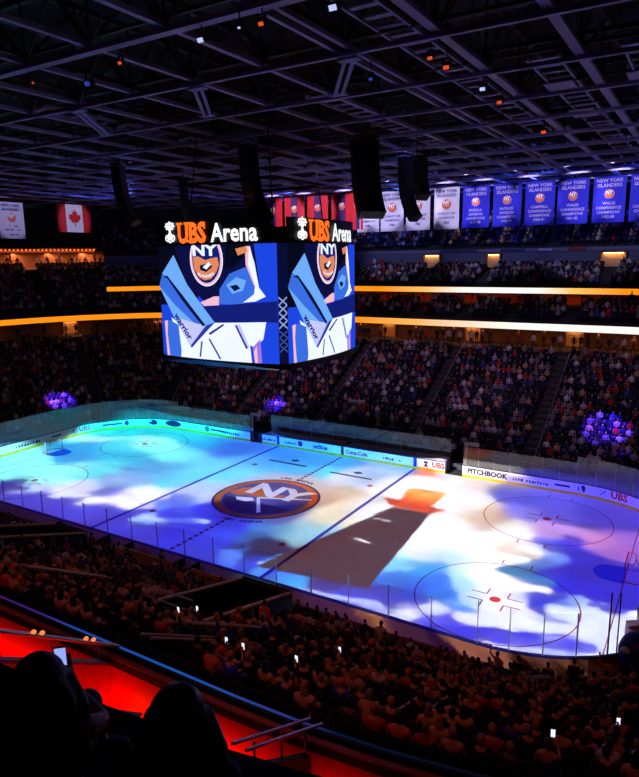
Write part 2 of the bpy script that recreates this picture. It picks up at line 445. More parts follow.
# goals
def goal(s, label):
    e = empty('hockey_goal', (s*27.13, 0, 0), 0 if s > 0 else PI, label, 'goal', 'hockey goals')
    q = MB(); r = .035
    q.tube([(0, -.915, 0), (0, -.915, 1.22), (0, .915, 1.22), (0, .915, 0)], r, 8)
    q.tube([(0, -.915, .03), (.7, -.95, .03), (1.05, -.55, .03), (1.1, 0, .03), (1.05, .55, .03), (.7, .95, .03), (0, .915, .03)], r*.8, 6)
    q.tube([(0, -.915, 1.2), (.42, -.8, 1.2), (.5, 0, 1.2), (.42, .8, 1.2), (0, .915, 1.2)], r*.6, 6)
    q.tube([(.5, 0, 1.2), (1.1, 0, .03)], r*.6, 6); q.build('goal_frame', M_redink, e)
    q = MB()
    top = [(0, -.9, 1.2), (.42, -.8, 1.2), (.5, 0, 1.2), (.42, .8, 1.2), (0, .9, 1.2)]
    bot = [(0, -.9, .03), (.8, -.93, .03), (1.08, 0, .03), (.8, .93, .03), (0, .9, .03)]
    def lp(P, t):
        t *= len(P)-1; i = min(int(t), len(P)-2); return Vector(P[i]).lerp(Vector(P[i+1]), t-i)
    for i in range(29): q.tube([lp(bot, i/28), lp(top, i/28)], .008, 4, caps=False)
    for k in range(1, 9): q.tube([lp(bot, i/24).lerp(lp(top, i/24), k/9) for i in range(25)], .008, 4, caps=False)
    q.build('net', M_pure, e)
goal(1, 'red framed hockey goal with white net at the right end of the ice')
goal(-1, 'small red framed hockey goal at the far left end of the ice')

# ------------------------------------------------------------------ seating bowl (structure)
ROW, RISE, D0, Z0, NROW = .83, .45, 2.2, .5, 19
def zrow(r): return Z0+RISE*r
prof = [(.16, 0), (1.7, 0), (1.7, .5)]
for r in range(NROW):
    prof += [(D0+ROW*r-.5, zrow(r)), (D0+ROW*(r+1)-.5, zrow(r))]
prof += [(D0+ROW*NROW-.5, 9.3), (17.6, 9.3)]
mb = MB(); strip(mb, LOOP, prof); tag(mb.build('floor_lower_bowl', M_conc), kind='structure')
UP = FR(20, 90, 12)+far(CX, -CX, 20)[1:]+FL(90, 140, 10)[1:]
LE = FL(140, 180, 8)+lend(CY, -CY, 5)[1:]+NL(180, 215, 6)[1:]
mb = MB(); strip(mb, UP+LE[1:], [(17.6, 9.3), (23, 9.3)]); tag(mb.build('floor_concourse', M_conc), kind='structure')
mb = MB(); strip(mb, UP+LE[1:], [(23, 9.3), (23, 11.45)]); tag(mb.build('wall_concourse', M_tan), kind='structure')
mb = MB(); strip(mb, UP+LE[1:], [(23, 11.45), (17.8, 11.45), (17.8, 12.35)]); tag(mb.build('ceiling_concourse', M_dark), kind='structure')
mid = [(17.8, 12.35), (18.2, 12.35)]
for r in range(4): mid += [(18.2+.95*r, 12.5+.42*r), (18.2+.95*(r+1), 12.5+.42*r)]
mid += [(22.0, 13.9), (25, 13.9)]
mb = MB(); strip(mb, UP, mid); tag(mb.build('floor_middle_tier', M_conc), kind='structure')
mb = MB(); strip(mb, UP, [(25, 13.9), (25, 15.1)]); tag(mb.build('wall_suites', mat('suite_wall', (150, 84, 62), .7)), kind='structure')
mb = MB(); strip(mb, UP, [(25, 15.1), (21.8, 15.1), (21.8, 15.95), (22.1, 15.95)]); tag(mb.build('ceiling_suites', M_dark), kind='structure')
up = [(22.1, 15.95)]
UR = [(22.3+.85*r, 15.95+.3*r) for r in range(7)]
for d, z in UR: up += [(d-.2, z), (d+.65, z)]
mb = MB(); strip(mb, UP, up+[(28.3, 18.0)]); tag(mb.build('floor_upper_bowl', M_conc), kind='structure')
mb = MB(); strip(mb, UP, [(28.3, 18.0), (28.3, 19.9)]); tag(mb.build('wall_upper_concourse', M_greyblue), kind='structure')
TR = [(28.9+.9*r, 20.5+.52*r) for r in range(9)]
up = [(28.3, 19.9), (28.2, 19.9), (28.2, 20.35), (28.4, 20.35)]
for d, z in TR: up += [(d-.3, z), (d+.6, z)]
mb = MB(); strip(mb, UP, up+[(37, 25)]); tag(mb.build('floor_top_tier', M_conc), kind='structure')
LR = [(18.4+.95*r, 12.4+.5*r) for r in range(13)]
up = [(17.8, 12.35)]
for d, z in LR: up += [(d-.3, z), (d+.65, z)]
mb = MB(); strip(mb, LE, up+[(31, 18.6)]); tag(mb.build('floor_end_tier', M_conc), kind='structure')
mb = MB(); strip(mb, LE, [(31, 18.6), (35, 18.6), (35, 20.9), (30.8, 20.9), (30.8, 21.6)]); tag(mb.build('wall_end_deck', M_tan), kind='structure')
mb = MB(); strip(mb, LE, [(37, 20.9), (37, 30)]); tag(mb.build('wall_left', M_dark), kind='structure')
mb = MB()
p = UP[-1]; mb.face([at(p, d, z) for d, z in ((17.8, 12.35), (31, 19.2), (37, 25), (37, 20.9), (28.3, 19.9), (22, 15.9))])
tag(mb.build('wall_tier_end', M_dark), kind='structure')
mb = MB(); strip(mb, UP, [(37, 25), (37, 31)]); tag(mb.build('wall_far', M_dark), kind='structure')
mb = MB(); mb.box((0, 0, 32.1), (150, 130, .2)); tag(mb.build('ceiling', mat('roof_deck', (30, 24, 24), .9)), kind='structure')
mb = MB(); mb.box((0, -58, 15), (150, .3, 34)); tag(mb.build('wall_near', M_dark), kind='structure')
mb = MB(); mb.box((62, 0, 15), (.3, 120, 34)); tag(mb.build('wall_right', M_dark), kind='structure')
mb = MB(); mb.box((0, 0, -.4), (150, 130, .2)); tag(mb.build('floor_slab', M_dark), kind='structure')

# lit portals (doorways) and a walkway band in the upper concourse wall
M_portal = mat('portal_wall', (225, 180, 130), .7)
def portal(pa, d, z0, w, h, label):
    a = at(pa, d, z0); ang = math.atan2(pa[3], pa[2])-PI/2
    e = empty('doorway', a, ang, label, 'doorway', 'lit doorways of the far stands')
    q = MB(); q.box((0, -.05, h/2), (w, .1, h)); q.build('back_panel', M_portal, e)
    q = MB()
    for s in (-1, 1): q.box((s*(w/2+.08), -.25, h/2), (.16, .5, h))
    q.box((0, -.25, h+.08), (w+.32, .5, .16)); q.build('frame', M_tan, e)
    q = MB(); q.box((0, -.3, h-.05), (w*.8, .12, .05)); q.build('lamp', emat('portal_lamp', (255, 190, 110), 14), e)
for x, w in ((-2.0, 2.2), (6.2, 1.6), (20.0, 2.6)):
    portal((x, HY, 0, 1), 28.25, 18.05, w, 1.6, 'warm lit doorway in the upper wall, %s' % {-2.0: 'below the white banners', 6.2: 'below the left blue banner', 20.0: 'below the right blue banner'}[x])
for x, s in ((17.3, 'right'), (5.6, 'middle'), (-5.6, 'left')):
    portal((x, HY, 0, 1), 22.9, 9.3, 1.9, 1.9, 'warm lit doorway at the top of the %s far stairs' % s)
for a in (112, 150):
    portal(FL(a, a+1, 1)[0], 22.9, 9.3, 1.9, 1.9, 'warm lit doorway at the back of the %s left corner concourse' % ('inner' if a < 120 else 'outer'))

# stairs of the far lower bowl
def stairs(pa, rows, width, label, d0=D0, zf=zrow, rw=ROW):
    ang = math.atan2(pa[3], pa[2])-PI/2
    b = at(pa, d0, zf(rows[0])); e = empty('aisle_stairs', b, ang, label, 'stairs', 'aisle stairs of the stands')
    q = MB()
    for r in rows:
        z = zf(r)-b.z
        q.box((0, (r-rows[0])*rw-.05, z+.06), (width, .8, .12)); q.box((0, (r-rows[0])*rw-.3, z+.2), (width, .35, .28))
    q.build('step', M_conc2, e)
    q = MB(); n = rows[-1]-rows[0]
    zz = zf(rows[-1])-b.z
    q.tube([(width/2+.05, 0, .9), (width/2+.05, n*rw, zz+.9)], .035, 6)
    for k in range(0, n+1, 3): q.tube([(width/2+.05, k*rw, zf(rows[0]+k)-b.z), (width/2+.05, k*rw, zf(rows[0]+k)-b.z+.9)], .03, 5)
    q.build('handrail', M_rail, e)
FAR_A = [17.3, 5.6, -5.6, -16.5]
for x, s in zip(FAR_A, ('right', 'middle', 'left', 'leftmost')):
    stairs((x, HY, 0, 1), list(range(0, NROW)), 1.1, 'concrete aisle stairs through the far lower stand, %s of its stairs' % s)
for a, s in ((112, 'inner'), (150, 'outer')):
    stairs(FL(a, a+1, 1)[0], list(range(0, NROW)), 1.1, 'concrete aisle stairs in the far left corner, the %s one' % s)

# LED ribbons
OR = (255, 140, 20); WH = (255, 246, 236); PK = (255, 214, 180)
def ribbon(path, d, z0, z1, stops, axis, label, s):
    e = empty('ribbon_display', (0, 0, 0), 0, label, 'ribbon display', 'ribbon displays of the far stands')
    q = MB(); strip(q, path, [(d, z0), (d, z1)]); q.build('led_strip', ramp_emat('led_content', axis, stops, s), e)
    q = MB(); strip(q, path, [(d-.01, z0-.06), (d-.05, z0-.06), (d-.05, z0-.01), (d+.0, z0)]); strip(q, path, [(d, z1), (d-.05, z1+.01), (d-.05, z1+.06), (d+.2, z1+.06)])
    q.build('trim', M_black, e)
ribbon(UP+LE[1:], 17.75, 11.5, 12.22, [(-50, OR), (-8, OR), (0, (255, 176, 90)), (6, PK), (12, WH), (30, WH)], 0, 'long lower ribbon display glowing orange and white along the far stands', 1.15)
ribbon(UP, 21.75, 15.2, 15.84, [(-50, OR), (-6, OR), (0, (255, 186, 100)), (5, WH), (13, WH), (17, (255, 190, 90)), (22, OR), (30, OR)], 0, 'upper ribbon display glowing orange and white above the middle tier', 1.15)
# dim advert band under the top tier
e = empty('advert_band', (0, 0, 0), 0, 'dim grey advert band along the foot of the top tier', 'advert band')
q = MB(); strip(q, UP, [(28.15, 19.92), (28.15, 20.33)]); q.build('band', mat('advert_band', (120, 112, 140), .6), e)
for i, (x0, x1, c) in enumerate(((-1, 4, (60, 50, 120)), (11.6, 13.2, (190, 200, 240)), (15, 17, (150, 50, 50)), (7, 10, (40, 40, 110)))):
    q = MB(); q.box(((x0+x1)/2, HY+28.12, 20.12), (x1-x0, .04, .34)); q.build('advert_panel', mat('advert_panel_paint', c, .6), e)
# end deck: orange glowing bar
e = empty('bar_canopy', (0, 0, 0), 0, 'orange lit bar canopy with a row of bulbs above the left end stand', 'canopy')
PE = FL(142, 162, 8)
q = MB(); strip(q, PE, [(30.7, 20.95), (30.7, 21.2)]); q.build('glow_strip', emat('bar_glow', (240, 90, 36), .5), e)
k = 0
for i in range(len(PE)-1):
    for t in (.0, .33, .66):
        p0, p1 = at(PE[i], 30.6, 21.3), at(PE[i+1], 30.6, 21.3)
        q = MB(); q.ell(p0.lerp(p1, t), (.15, .15, .12), 8, 5); q.build('bulb', emat('bulb_glow', (255, 120, 60), 1.6) if k == 0 else bpy.data.materials['bulb_glow'], e); k += 1
q = MB()
for p in (PE[0], PE[3], PE[-2]): a = at(p, 30.8, 18.6); q.tube([a, a+Vector((0, 0, 2.4))], .16, 8)
q.build('column', M_portal, e)
# ------------------------------------------------------------------ centre-hung scoreboard
SB = empty('scoreboard', (0, 0, 12.35), 0, 'four-sided centre-hung scoreboard showing a blue and white hockey close-up', 'scoreboard')
SA, SBW, SH = 5.8, 5.2, 8.05
def facefn(k):
    hw = (SA if k % 2 == 0 else SBW)-.45; dd = SBW if k % 2 == 0 else SA
    c, s = [(1, 0), (0, 1), (-1, 0), (0, -1)][k]
    def fn(u, v, off):
        x = u*hw; y = -(dd+.5*(1-u*u)+off)
        return (x*c-y*s, x*s+y*c, v*SH)
    return fn, hw
def poly_layer(mb, poly, z, m, fn, nu=14):
    """a flat polygon in screen space (u, v), cut into strips so that it follows the curved screen"""
    bm = bmesh.new()
    f = bm.faces.new([bm.verts.new((x, y, 0)) for x, y in poly])
    for i in range(1, nu):
        u = -1+2*i/nu
        bmesh.ops.bisect_plane(bm, geom=bm.verts[:]+bm.edges[:]+bm.faces[:], plane_co=(u, 0, 0), plane_no=(1, 0, 0))
    bmesh.ops.triangulate(bm, faces=bm.faces[:])
    bm.verts.index_update()
    mb.add(([(q.co.x, q.co.y) for q in bm.verts], [[q.index for q in g.verts] for g in bm.faces]), lambda x, y: fn(x, y, z), m)
    bm.free()
SCOL = [('scr_blue', (26, 66, 214)), ('scr_navy', (12, 14, 62)), ('scr_black', (6, 8, 26)), ('scr_light', (104, 164, 236)), ('scr_mid', (54, 104, 214)), ('scr_lav', (186, 190, 242)),
        ('scr_white', (228, 236, 255)), ('scr_bar', (18, 28, 112)), ('scr_orange', (214, 128, 84)), ('scr_pink', (232, 178, 196)), ('scr_line', (40, 52, 150)), ('scr_purple', (150, 110, 220))]
SM = [emat(n, c, 1.15) for n, c in SCOL]
SI = {n[4:]: i for i, (n, c) in enumerate(SCOL)}
def cq(x, y): return ((x-40)/550*2-1, 1-(y-140)/530)
def clipv(poly):
    out = []
    for lim, ax, sg in ((1, 0, 1), (-1, 0, -1), (1, 1, 1), (0, 1, -1)):
        src = poly if not out else out
        out = []
        for i in range(len(src)):
            a, b = src[i], src[(i+1) % len(src)]
            ia, ib = sg*a[ax] <= sg*lim+1e-9, sg*b[ax] <= sg*lim+1e-9
            if ia: out.append(a)
            if ia != ib:
                t = (lim-a[ax])/(b[ax]-a[ax]); out.append((a[0]+t*(b[0]-a[0]), a[1]+t*(b[1]-a[1])))
        if not out: return []
    return out
def ell(cx, cy, rx, ry, n=32): return [(cx+rx*math.cos(2*PI*i/n), cy+ry*math.sin(2*PI*i/n)) for i in range(n)]
PIC = [
 ('blue', [(0, 100), (640, 100), (640, 720), (0, 720)]),
 ('black', [(0, 100), (250, 100), (250, 420), (0, 420)]),
 ('navy', [(125, 100), (500, 100), (520, 300), (470, 400), (300, 410), (200, 330)]),
 ('black', [(390, 140), (480, 140), (470, 190), (420, 240), (380, 250)]),
 ('mid', [(355, 340), (400, 270), (470, 240), (520, 330), (500, 380), (440, 410), (350, 405)]),
 ('light', [(385, 320), (430, 285), (470, 300), (455, 345), (410, 360)]),
 ('navy', [(400, 325), (430, 318), (445, 335), (420, 348)]),
 ('pink', [(470, 150), (490, 150), (505, 230), (520, 330), (500, 320), (470, 230)]),
 ('white', [(486, 150), (505, 220), (520, 330), (545, 370), (505, 392), (455, 398), (500, 360), (505, 320), (480, 230)]),
 ('orange', [(430, 160), (475, 150), (478, 175), (440, 190)]),
 ('pink', [(262, 402), (330, 372), (352, 372), (350, 412), (280, 418)]),
 ('white', ell(298, 205, 78, 122)), ('pink', ell(298, 205, 74, 117)), ('lognavy' if 0 else 'bar', ell(298, 205, 66, 107)),
 ('orange', [(236, 195), (262, 190), (296, 208), (322, 200), (352, 195), (358, 228), (345, 262), (320, 292), (290, 300), (262, 285), (240, 245)]),
 ('navy', [(268, 232), (296, 225), (318, 222), (328, 238), (298, 262), (270, 252)]),
 ('white', [(282, 240), (312, 216), (322, 228), (300, 250)]),
 ('bar', [(275, 420), (640, 385), (640, 484), (330, 497)]),
 ('blue', [(480, 484), (640, 484), (640, 720), (500, 720)]),
 ('white', [(100, 480), (150, 510), (330, 494), (545, 483), (532, 560), (500, 600), (478, 590), (486, 700), (120, 700), (145, 600)]),
 ('purple', [(488, 600), (520, 560), (526, 700), (505, 700)]), ('pink', [(492, 620), (505, 590), (510, 700), (498, 700)]),
 ('mid', [(60, 500), (95, 494), (140, 515), (150, 640), (140, 700), (60, 700)]), ('pink', [(58, 500), (78, 496), (72, 560), (82, 700), (66, 700)]),
 ('line', [(296, 574), (302, 568), (352, 662), (344, 664)]), ('line', [(258, 586), (266, 584), (254, 660), (246, 660)]), ('line', [(296, 545), (365, 498), (374, 502), (306, 552)]),
 ('lav', [(420, 500), (440, 496), (476, 600), (462, 606)]), ('line', [(418, 502), (426, 500), (470, 604), (462, 608)]),
 ('light', [(135, 182), (200, 318), (330, 494), (206, 618), (130, 500), (38, 330), (62, 268)]),
 ('mid', [(38, 330), (62, 268), (100, 285), (200, 400), (270, 500), (235, 505), (130, 420)]),
 ('lav', [(140, 480), (235, 500), (280, 512), (206, 614), (150, 530)]),
 ('light', [(62, 268), (135, 182), (200, 318), (330, 494), (280, 510), (175, 385), (100, 290)]),
 ('navy', [(66, 286), (92, 278), (176, 372), (284, 506), (272, 514), (168, 392), (92, 292)]),
 ('line', [(262, 540), (290, 508), (330, 492), (210, 620), (202, 612)]),
]
def lattice(mb, fn, m, x0, x1, v0, v1, n):
    for i in range(n):
        for sg in (1, -1):
            for j in range(2):
                a = x0+(x1-x0)*j/2; b = x0+(x1-x0)*(j+1)/2; dv = (v1-v0)/n*.5; w = .007
                q0 = v0+(v1-v0)*i/n+(j*dv if sg > 0 else (v1-v0)/n-j*dv)
                q1 = q0+sg*dv
                mb.face([fn(a, q0-w), fn(b, q1-w), fn(b, q1+w), fn(a, q0+w)], m)
for k in range(4):
    fn, hw = facefn(k)
    mb = MB(); poly_layer(mb, [(-1, 0), (1, 0), (1, 1), (-1, 1)], 0, SI['black'], fn)
    z = .004
    for nm, poly in PIC:
        q = clipv([cq(*p) for p in poly])
        if len(q) > 2: poly_layer(mb, q, z, SI[nm], fn)
        z += .003
    t = text('NY', 74, 3, 1.1)
    vv = [cq(298+x, 186-y) for x, y in t[0]]
    mb.add((vv, t[1]), lambda x, y: fn(x, min(y, 1), z), SI['white'])
    t = text('ISLANDERS', 17, .5, 1.0)
    def bend(x, y): a = -x/62.; return (298+(66-y)*math.sin(-a)*1.0, 215+(72-y)*math.cos(a))
    mb.add(([cq(*bend(x, y)) for x, y in t[0]], t[1]), lambda x, y: fn(x, y, z), SI['white'])
    t = text('warrior', 44, 1.6, 1.0); ca, sa = math.cos(.98), math.sin(.98)
    mb.add(([cq(166+x*ca+y*sa*.9-8, 526+x*sa-y*ca*.9) for x, y in t[0]], t[1]), lambda x, y: fn(x, y, z), SI['bar'])
    mb.build('screen', SM, SB)
    # corner panel with white netting
    a, b = Vector(fn(1, 0, 0)), Vector(facefn((k+1) % 4)[0](-1, 0, 0)); nn = Vector((b.y-a.y, a.x-b.x, 0)).normalized()
    cf = lambda x, v: tuple(a.lerp(b, x)+nn*.0+Vector((0, 0, v*SH)))
    cf2 = lambda x, v: tuple(a.lerp(b, x)+nn*.015+Vector((0, 0, v*SH)))
    mb = MB(); mb.face([cf(0, 0), cf(1, 0), cf(1, 1), cf(0, 1)], 0)
    lattice(mb, cf2, 1, .05, .95, .3, .56, 4); lattice(mb, cf2, 2, .05, .95, .1, .28, 3)
    mb.build('corner_screen', [emat('corner_navy', (10, 14, 54), 1), emat('corner_net', (150, 170, 230), 1), emat('corner_net_dim', (60, 76, 150), 1)], SB)
def outline(off, n=12):
    r = []
    for k in range(4):
        fn, hw = facefn(k)
        r += [Vector(fn(-1+2*i/n, 0, off)) for i in range(n+1)]
    return r
for z0, z1, o, nm in ((-.42, -.03, .1, 'lower_housing'), (SH+.02, SH+.2, .1, 'upper_housing')):
    mb = MB()
    lo = outline(o); n = len(lo)
    for i in range(n):
        p, q = lo[i], lo[(i+1) % n]
        mb.face([(p.x, p.y, z0), (q.x, q.y, z0), (q.x, q.y, z1), (p.x, p.y, z1)], 0)
    mb.face([(p.x, p.y, z0) for p in reversed(lo)]); mb.face([(p.x, p.y, z1) for p in lo])
    mb.build(nm, M_black, SB)
# lit sign on top of each face
M_sw = emat('sign_white', (250, 250, 255), 1.25); M_so = emat('sign_orange', (255, 110, 34), 1.25)
for k in range(4):
    fn, hw = facefn(k)
    kx = hw/5.35
    mb = MB(); f3 = lambda x, y: fn((x*.98+.8)/5.35, 1+(y+.22)/SH, .12)
    def put(body, x0, x1, h, m, bold):
        t = text(body, 1., bold); hh = max(p[1] for p in t[0] if True)
        s = (x1-x0)/t[2]
        mb.add(([((x0+x1)/2+x*s, y*h/hh) for x, y in t[0]], t[1]), f3, m)
    put('UBS', -3.75, -.95, 1.38, 1, .045)
    for x0 in (-3.86, -3.06): mb.face([f3(x0-.02, 1.22), f3(x0+.62, 1.22), f3(x0+.62, 1.38), f3(x0-.02, 1.38)], 1)
    for y in (0, 1.22): mb.face([f3(-2.86, y), f3(-2.4, y), f3(-2.4, y+.16), f3(-2.86, y+.16)], 1)
    for x0, y in ((-1.9, .05), (-1.13, .88)): mb.face([f3(x0, y), f3(x0+.12, y), f3(x0+.12, y+.46), f3(x0, y+.46)], 1)
    put('Arena', -.55, 3.35, 1.22, 0, .025)
    # three crossed keys
    kc = (-4.62, .78)
    for a in (-.62, 0, .62):
        c, s = math.cos(a), math.sin(a)
        g = lambda x, y: f3(kc[0]+x*c+y*s, kc[1]-x*s+y*c)
        mb.face([g(-.07, -.6), g(.07, -.6), g(.07, .74), g(-.07, .74)], 0)
        for y in (.3, .52): mb.face([g(-.24, y), g(.24, y), g(.24, y+.13), g(-.24, y+.13)], 0)
        for i in range(12):
            t0, t1 = 2*PI*i/12, 2*PI*(i+1)/12
            mb.face([g(r*math.cos(t), -.55+r*math.sin(t)) for r, t in ((.13, t0), (.25, t0), (.25, t1), (.13, t1))], 0)
    mb.build('lit_sign', [M_sw, M_so], SB)
    mb = MB()
    for i in range(12):
        u0, u1 = -.98+1.9*i/12, -.98+1.9*(i+1)/12
        for o in (.0, -.06): mb.face([fn(u0, 1+.2/SH, o), fn(u1, 1+.2/SH, o), fn(u1, 1+1.7/SH, o), fn(u0, 1+1.7/SH, o)])
    mb.build('sign_backing', M_black, SB)
mb = MB()
for x in (-4, 4):
    for y in (-3.5, 3.5): mb.tube([(x, y, SH+.1), (x*.8, y*.8, 15.9)], .05, 6)
for z in (9.0, 12.5):
    for s in (-1, 1): mb.bar((-4, s*3.5, z), (4, s*3.5, z), .15, .2); mb.bar((s*4, -3.5, z), (s*4, 3.5, z), .15, .2)
mb.build('hanging_frame', M_black, SB)

# ------------------------------------------------------------------ roof steel: trusses running away and beams across
ZB, ZT = 28.0, 31.2
TX = [45.4-4.24*i for i in range(24)]
TY = [-39.6, -33.4, -27.2, -21.0, -14.8, -8.5, -2.6, 3.4, 9.4, 15.4, 21.4, 27.4, 33.4, 39.4, 45.4]
for i, x in enumerate(TX):
    big = i in (4, 5, 6); w = .42 if big else .26
    e = empty('roof_truss', (x, 0, ZB), 0, 'grey steel roof truss running away from camera, %s from the right' % nth(i), 'truss', 'long roof trusses')
    q = MB()
    if i == 7:
        for s in (-.32, .32): q.bar((s, -42, .1), (s, 47, .1), .2, .2)
    else: q.bar((0, -42, .1), (0, 47, .1), w, .2)
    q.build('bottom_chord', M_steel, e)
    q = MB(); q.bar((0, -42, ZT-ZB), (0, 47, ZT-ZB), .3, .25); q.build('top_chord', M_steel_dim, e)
    q = MB()
    for a, b in zip(TY[:-1], TY[1:]):
        m = (a+b)/2
        q.bar((0, a, .2), (0, m, ZT-ZB), .1, .1, up=(1, 0, 0)); q.bar((0, m, ZT-ZB), (0, b, .2), .1, .1, up=(1, 0, 0)); q.bar((0, a, .2), (0, a, ZT-ZB), .1, .1, up=(1, 0, 0))
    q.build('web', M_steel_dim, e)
for i, y in enumerate(TY):
    e = empty('roof_beam', (0, y, ZB-.02), 0, 'grey steel roof beam across the arena, %s from the camera end' % nth(i), 'beam', 'cross roof beams')
    q = MB(); w = .4 if i == 3 else .22
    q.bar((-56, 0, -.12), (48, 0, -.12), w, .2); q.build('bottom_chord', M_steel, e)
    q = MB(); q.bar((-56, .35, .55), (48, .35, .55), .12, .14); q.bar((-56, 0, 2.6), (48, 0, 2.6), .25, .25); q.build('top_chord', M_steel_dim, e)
    q = MB()
    xs = [t for t in TX if -55 < t < 48]
    for a, b in zip(xs[:-1], xs[1:]):
        q.bar((a, 0, 0), ((a+b)/2, 0, 2.6), .09, .09, up=(0, 1, 0)); q.bar(((a+b)/2, 0, 2.6), (b, 0, 0), .09, .09, up=(0, 1, 0))
    q.build('web', M_steel_dim, e)
# bright diagonal braces between the beams
for i, (a, b, s) in enumerate((((7.4, -14.6), (3.8, -9.7), 'above the left side of the scoreboard'), ((15.9, -14.5), (12.6, -9.6), 'above the right side of the scoreboard'), ((-1.3, -14.8), (-5.6, -9.1), 'at the left side of the roof'))):
    e = empty('roof_brace', (a[0], a[1], ZB-.3), 0, 'pale blue steel brace between two roof beams '+s, 'brace', 'pale roof braces')
    dx, dy = b[0]-a[0], b[1]-a[1]
    for o in (-.22, .22):
        q = MB(); q.bar((o, 0, 0), (dx+o, dy, 0), .16, .14); q.build('strut', M_brace, e)
    q = MB()
    for t in (0, 1): q.box((dx*t, dy*t, -.02), (1.0, .5, .08))
    q.build('end_plate', M_brace, e)
# catwalks with rungs
for i, (x, y0, y1) in enumerate(((18.0, -19, 12), (22.2, -7, 30), (9.6, -7, 24), (-6.0, -14, 20), (26.4, -7, 26))):
    e = empty('catwalk', (x, y0, ZB+.6), 0, 'grey roof catwalk with open rungs, %s from the right wall' % {26.4: 'first', 22.2: 'second', 18.0: 'third', 9.6: 'fourth', -6.0: 'fifth'}[x], 'catwalk', 'roof catwalks')
    L = y1-y0
    q = MB()
    for s in (-.7, .7): q.bar((s, 0, 0), (s, L, 0), .12, .18)
    q.build('side_rail', M_steel, e)
    for k in range(int(L/1.25)):
        q = MB(); q.box((0, .6+k*1.25, .02), (1.4, .34, .06)); q.build('rung', M_steel, e)
    for k in range(int(L/6)+1):
        for s in (-.7, .7): q = MB(); q.tube([(s, k*6, 0), (s, k*6, 2.5)], .03, 5); q.build('hanger', M_steel_dim, e)
# ducts and cable trays under the far roof
for i in range(16):
    y = 14+i*2.05; z = 28.7+.45*math.sin(i*2.1)
    e = empty('cable_tray', (0, y, z), 0, 'bluish cable tray slung across the far roof, %s beyond the scoreboard' % nth(i), 'cable tray', 'cable trays of the far roof')
    q = MB(); x0, x1 = -50+7*math.sin(i*1.7), 40+6*math.cos(i*2.3); rc = math.sqrt(44.5**2-(y-CY)**2); x0, x1 = max(x0, -CX-rc), min(x1, CX+rc)
    q.bar((x0, 0, 0), (x1, 0, 0), .3, .12); q.build('tray', M_brace if i % 2 else M_steel, e)
    q = MB()
    for k in range(20):
        x = x0+(x1-x0)*(k+.5)/20
        q.bar((x, -.9+.4*math.sin(k*3+i), .15), (x, 1.0+.5*math.cos(k*5+i), .15), .12+.1*(k % 3), .1)
    q.build('lattice', M_steel, e)

# speaker line arrays
def array(x, y, ztop, n, ang, label, w=1.25):
    e = empty('speaker_array', (x, y, ztop), ang, label, 'speakers', 'hanging speaker arrays')
    q = MB(); q.box((0, 0, .08), (w, .9, .14)); q.tube([(-.3, 0, .1), (-.3, 0, 28.2-ztop)], .03, 5); q.tube([(.3, 0, .1), (.3, 0, 28.2-ztop)], .03, 5); q.build('frame', M_black, e)
    py, pz, t = 0, -.05, 0
    for i in range(n):
        t = .02+.75*(i/n)**2
        M = Matrix.Rotation(-t, 3, 'X')
        c = Vector((0, py, pz))+M @ Vector((0, 0, -.19))
        q = MB(); q.box(c, (w, .75, .35), 0, M); cb_ = q.build('cabinet', M_black, e)
        q = MB(); q.box(c+M @ Vector((0, -.38, 0)), (w*.9, .03, .3), 0, M); q.build('grille', M_dark, cb_)
        d = M @ Vector((0, 0, -.37)); py += d.y; pz += d.z
array(-14.5, -.2, 27.6, 14, 2.2, 'black hanging speaker array left of the scoreboard sign', 2.5)
array(-.9, .3, 27.6, 15, 2.6, 'black hanging speaker array above the middle of the scoreboard', 2.1)
array(8.25, 1.8, 27.6, 15, .9, 'black hanging speaker array above the right end of the scoreboard', 1.9)
array(7.83, 9.7, 27.4, 14, 1.3, 'slim curved black speaker array just in front of the white banners', 1.0)
array(-17.4, 10.9, 27.3, 13, 2.4, 'black hanging speaker array far behind the left edge of the scoreboard', 1.3)
array(10.6, 6.2, 26.6, 8, .9, 'short black speaker array between the scoreboard and the white banners', .9)

# roof lamps
M_lens_w = emat('lens_white', (190, 200, 250), 1.); M_lens_o = emat('lens_orange', (225, 80, 46), .9); M_lens_b = emat('lens_blue', (60, 76, 190), .6)
def fixture(x, y, z, lens, size, label, tilt=.5, rz=0.):
    e = empty('spotlight', (x, y, z), rz, label, 'spotlight', 'small roof spotlights')
    M = Matrix.Rotation(tilt, 3, 'X')
    q = MB(); q.box((0, 0, 0), (size, size*.8, size*.7), 0, M); hs = q.build('housing', M_black, e)
    q = MB(); q.box(M @ Vector((0, -size*.42, -.02)), (size*.8, .03, size*.5), 0, M); q.build('lens', lens, hs)
    q = MB()
    for s in (-1, 1): q.box((s*size*.56, 0, size*.4), (.04, .08, size*1.1))
    q.box((0, 0, size*.95), (size*1.16, .1, .05)); q.tube([(0, 0, size*.95), (0, 0, max(28-z, size))], .025, 5); q.build('yoke', M_dark, e)
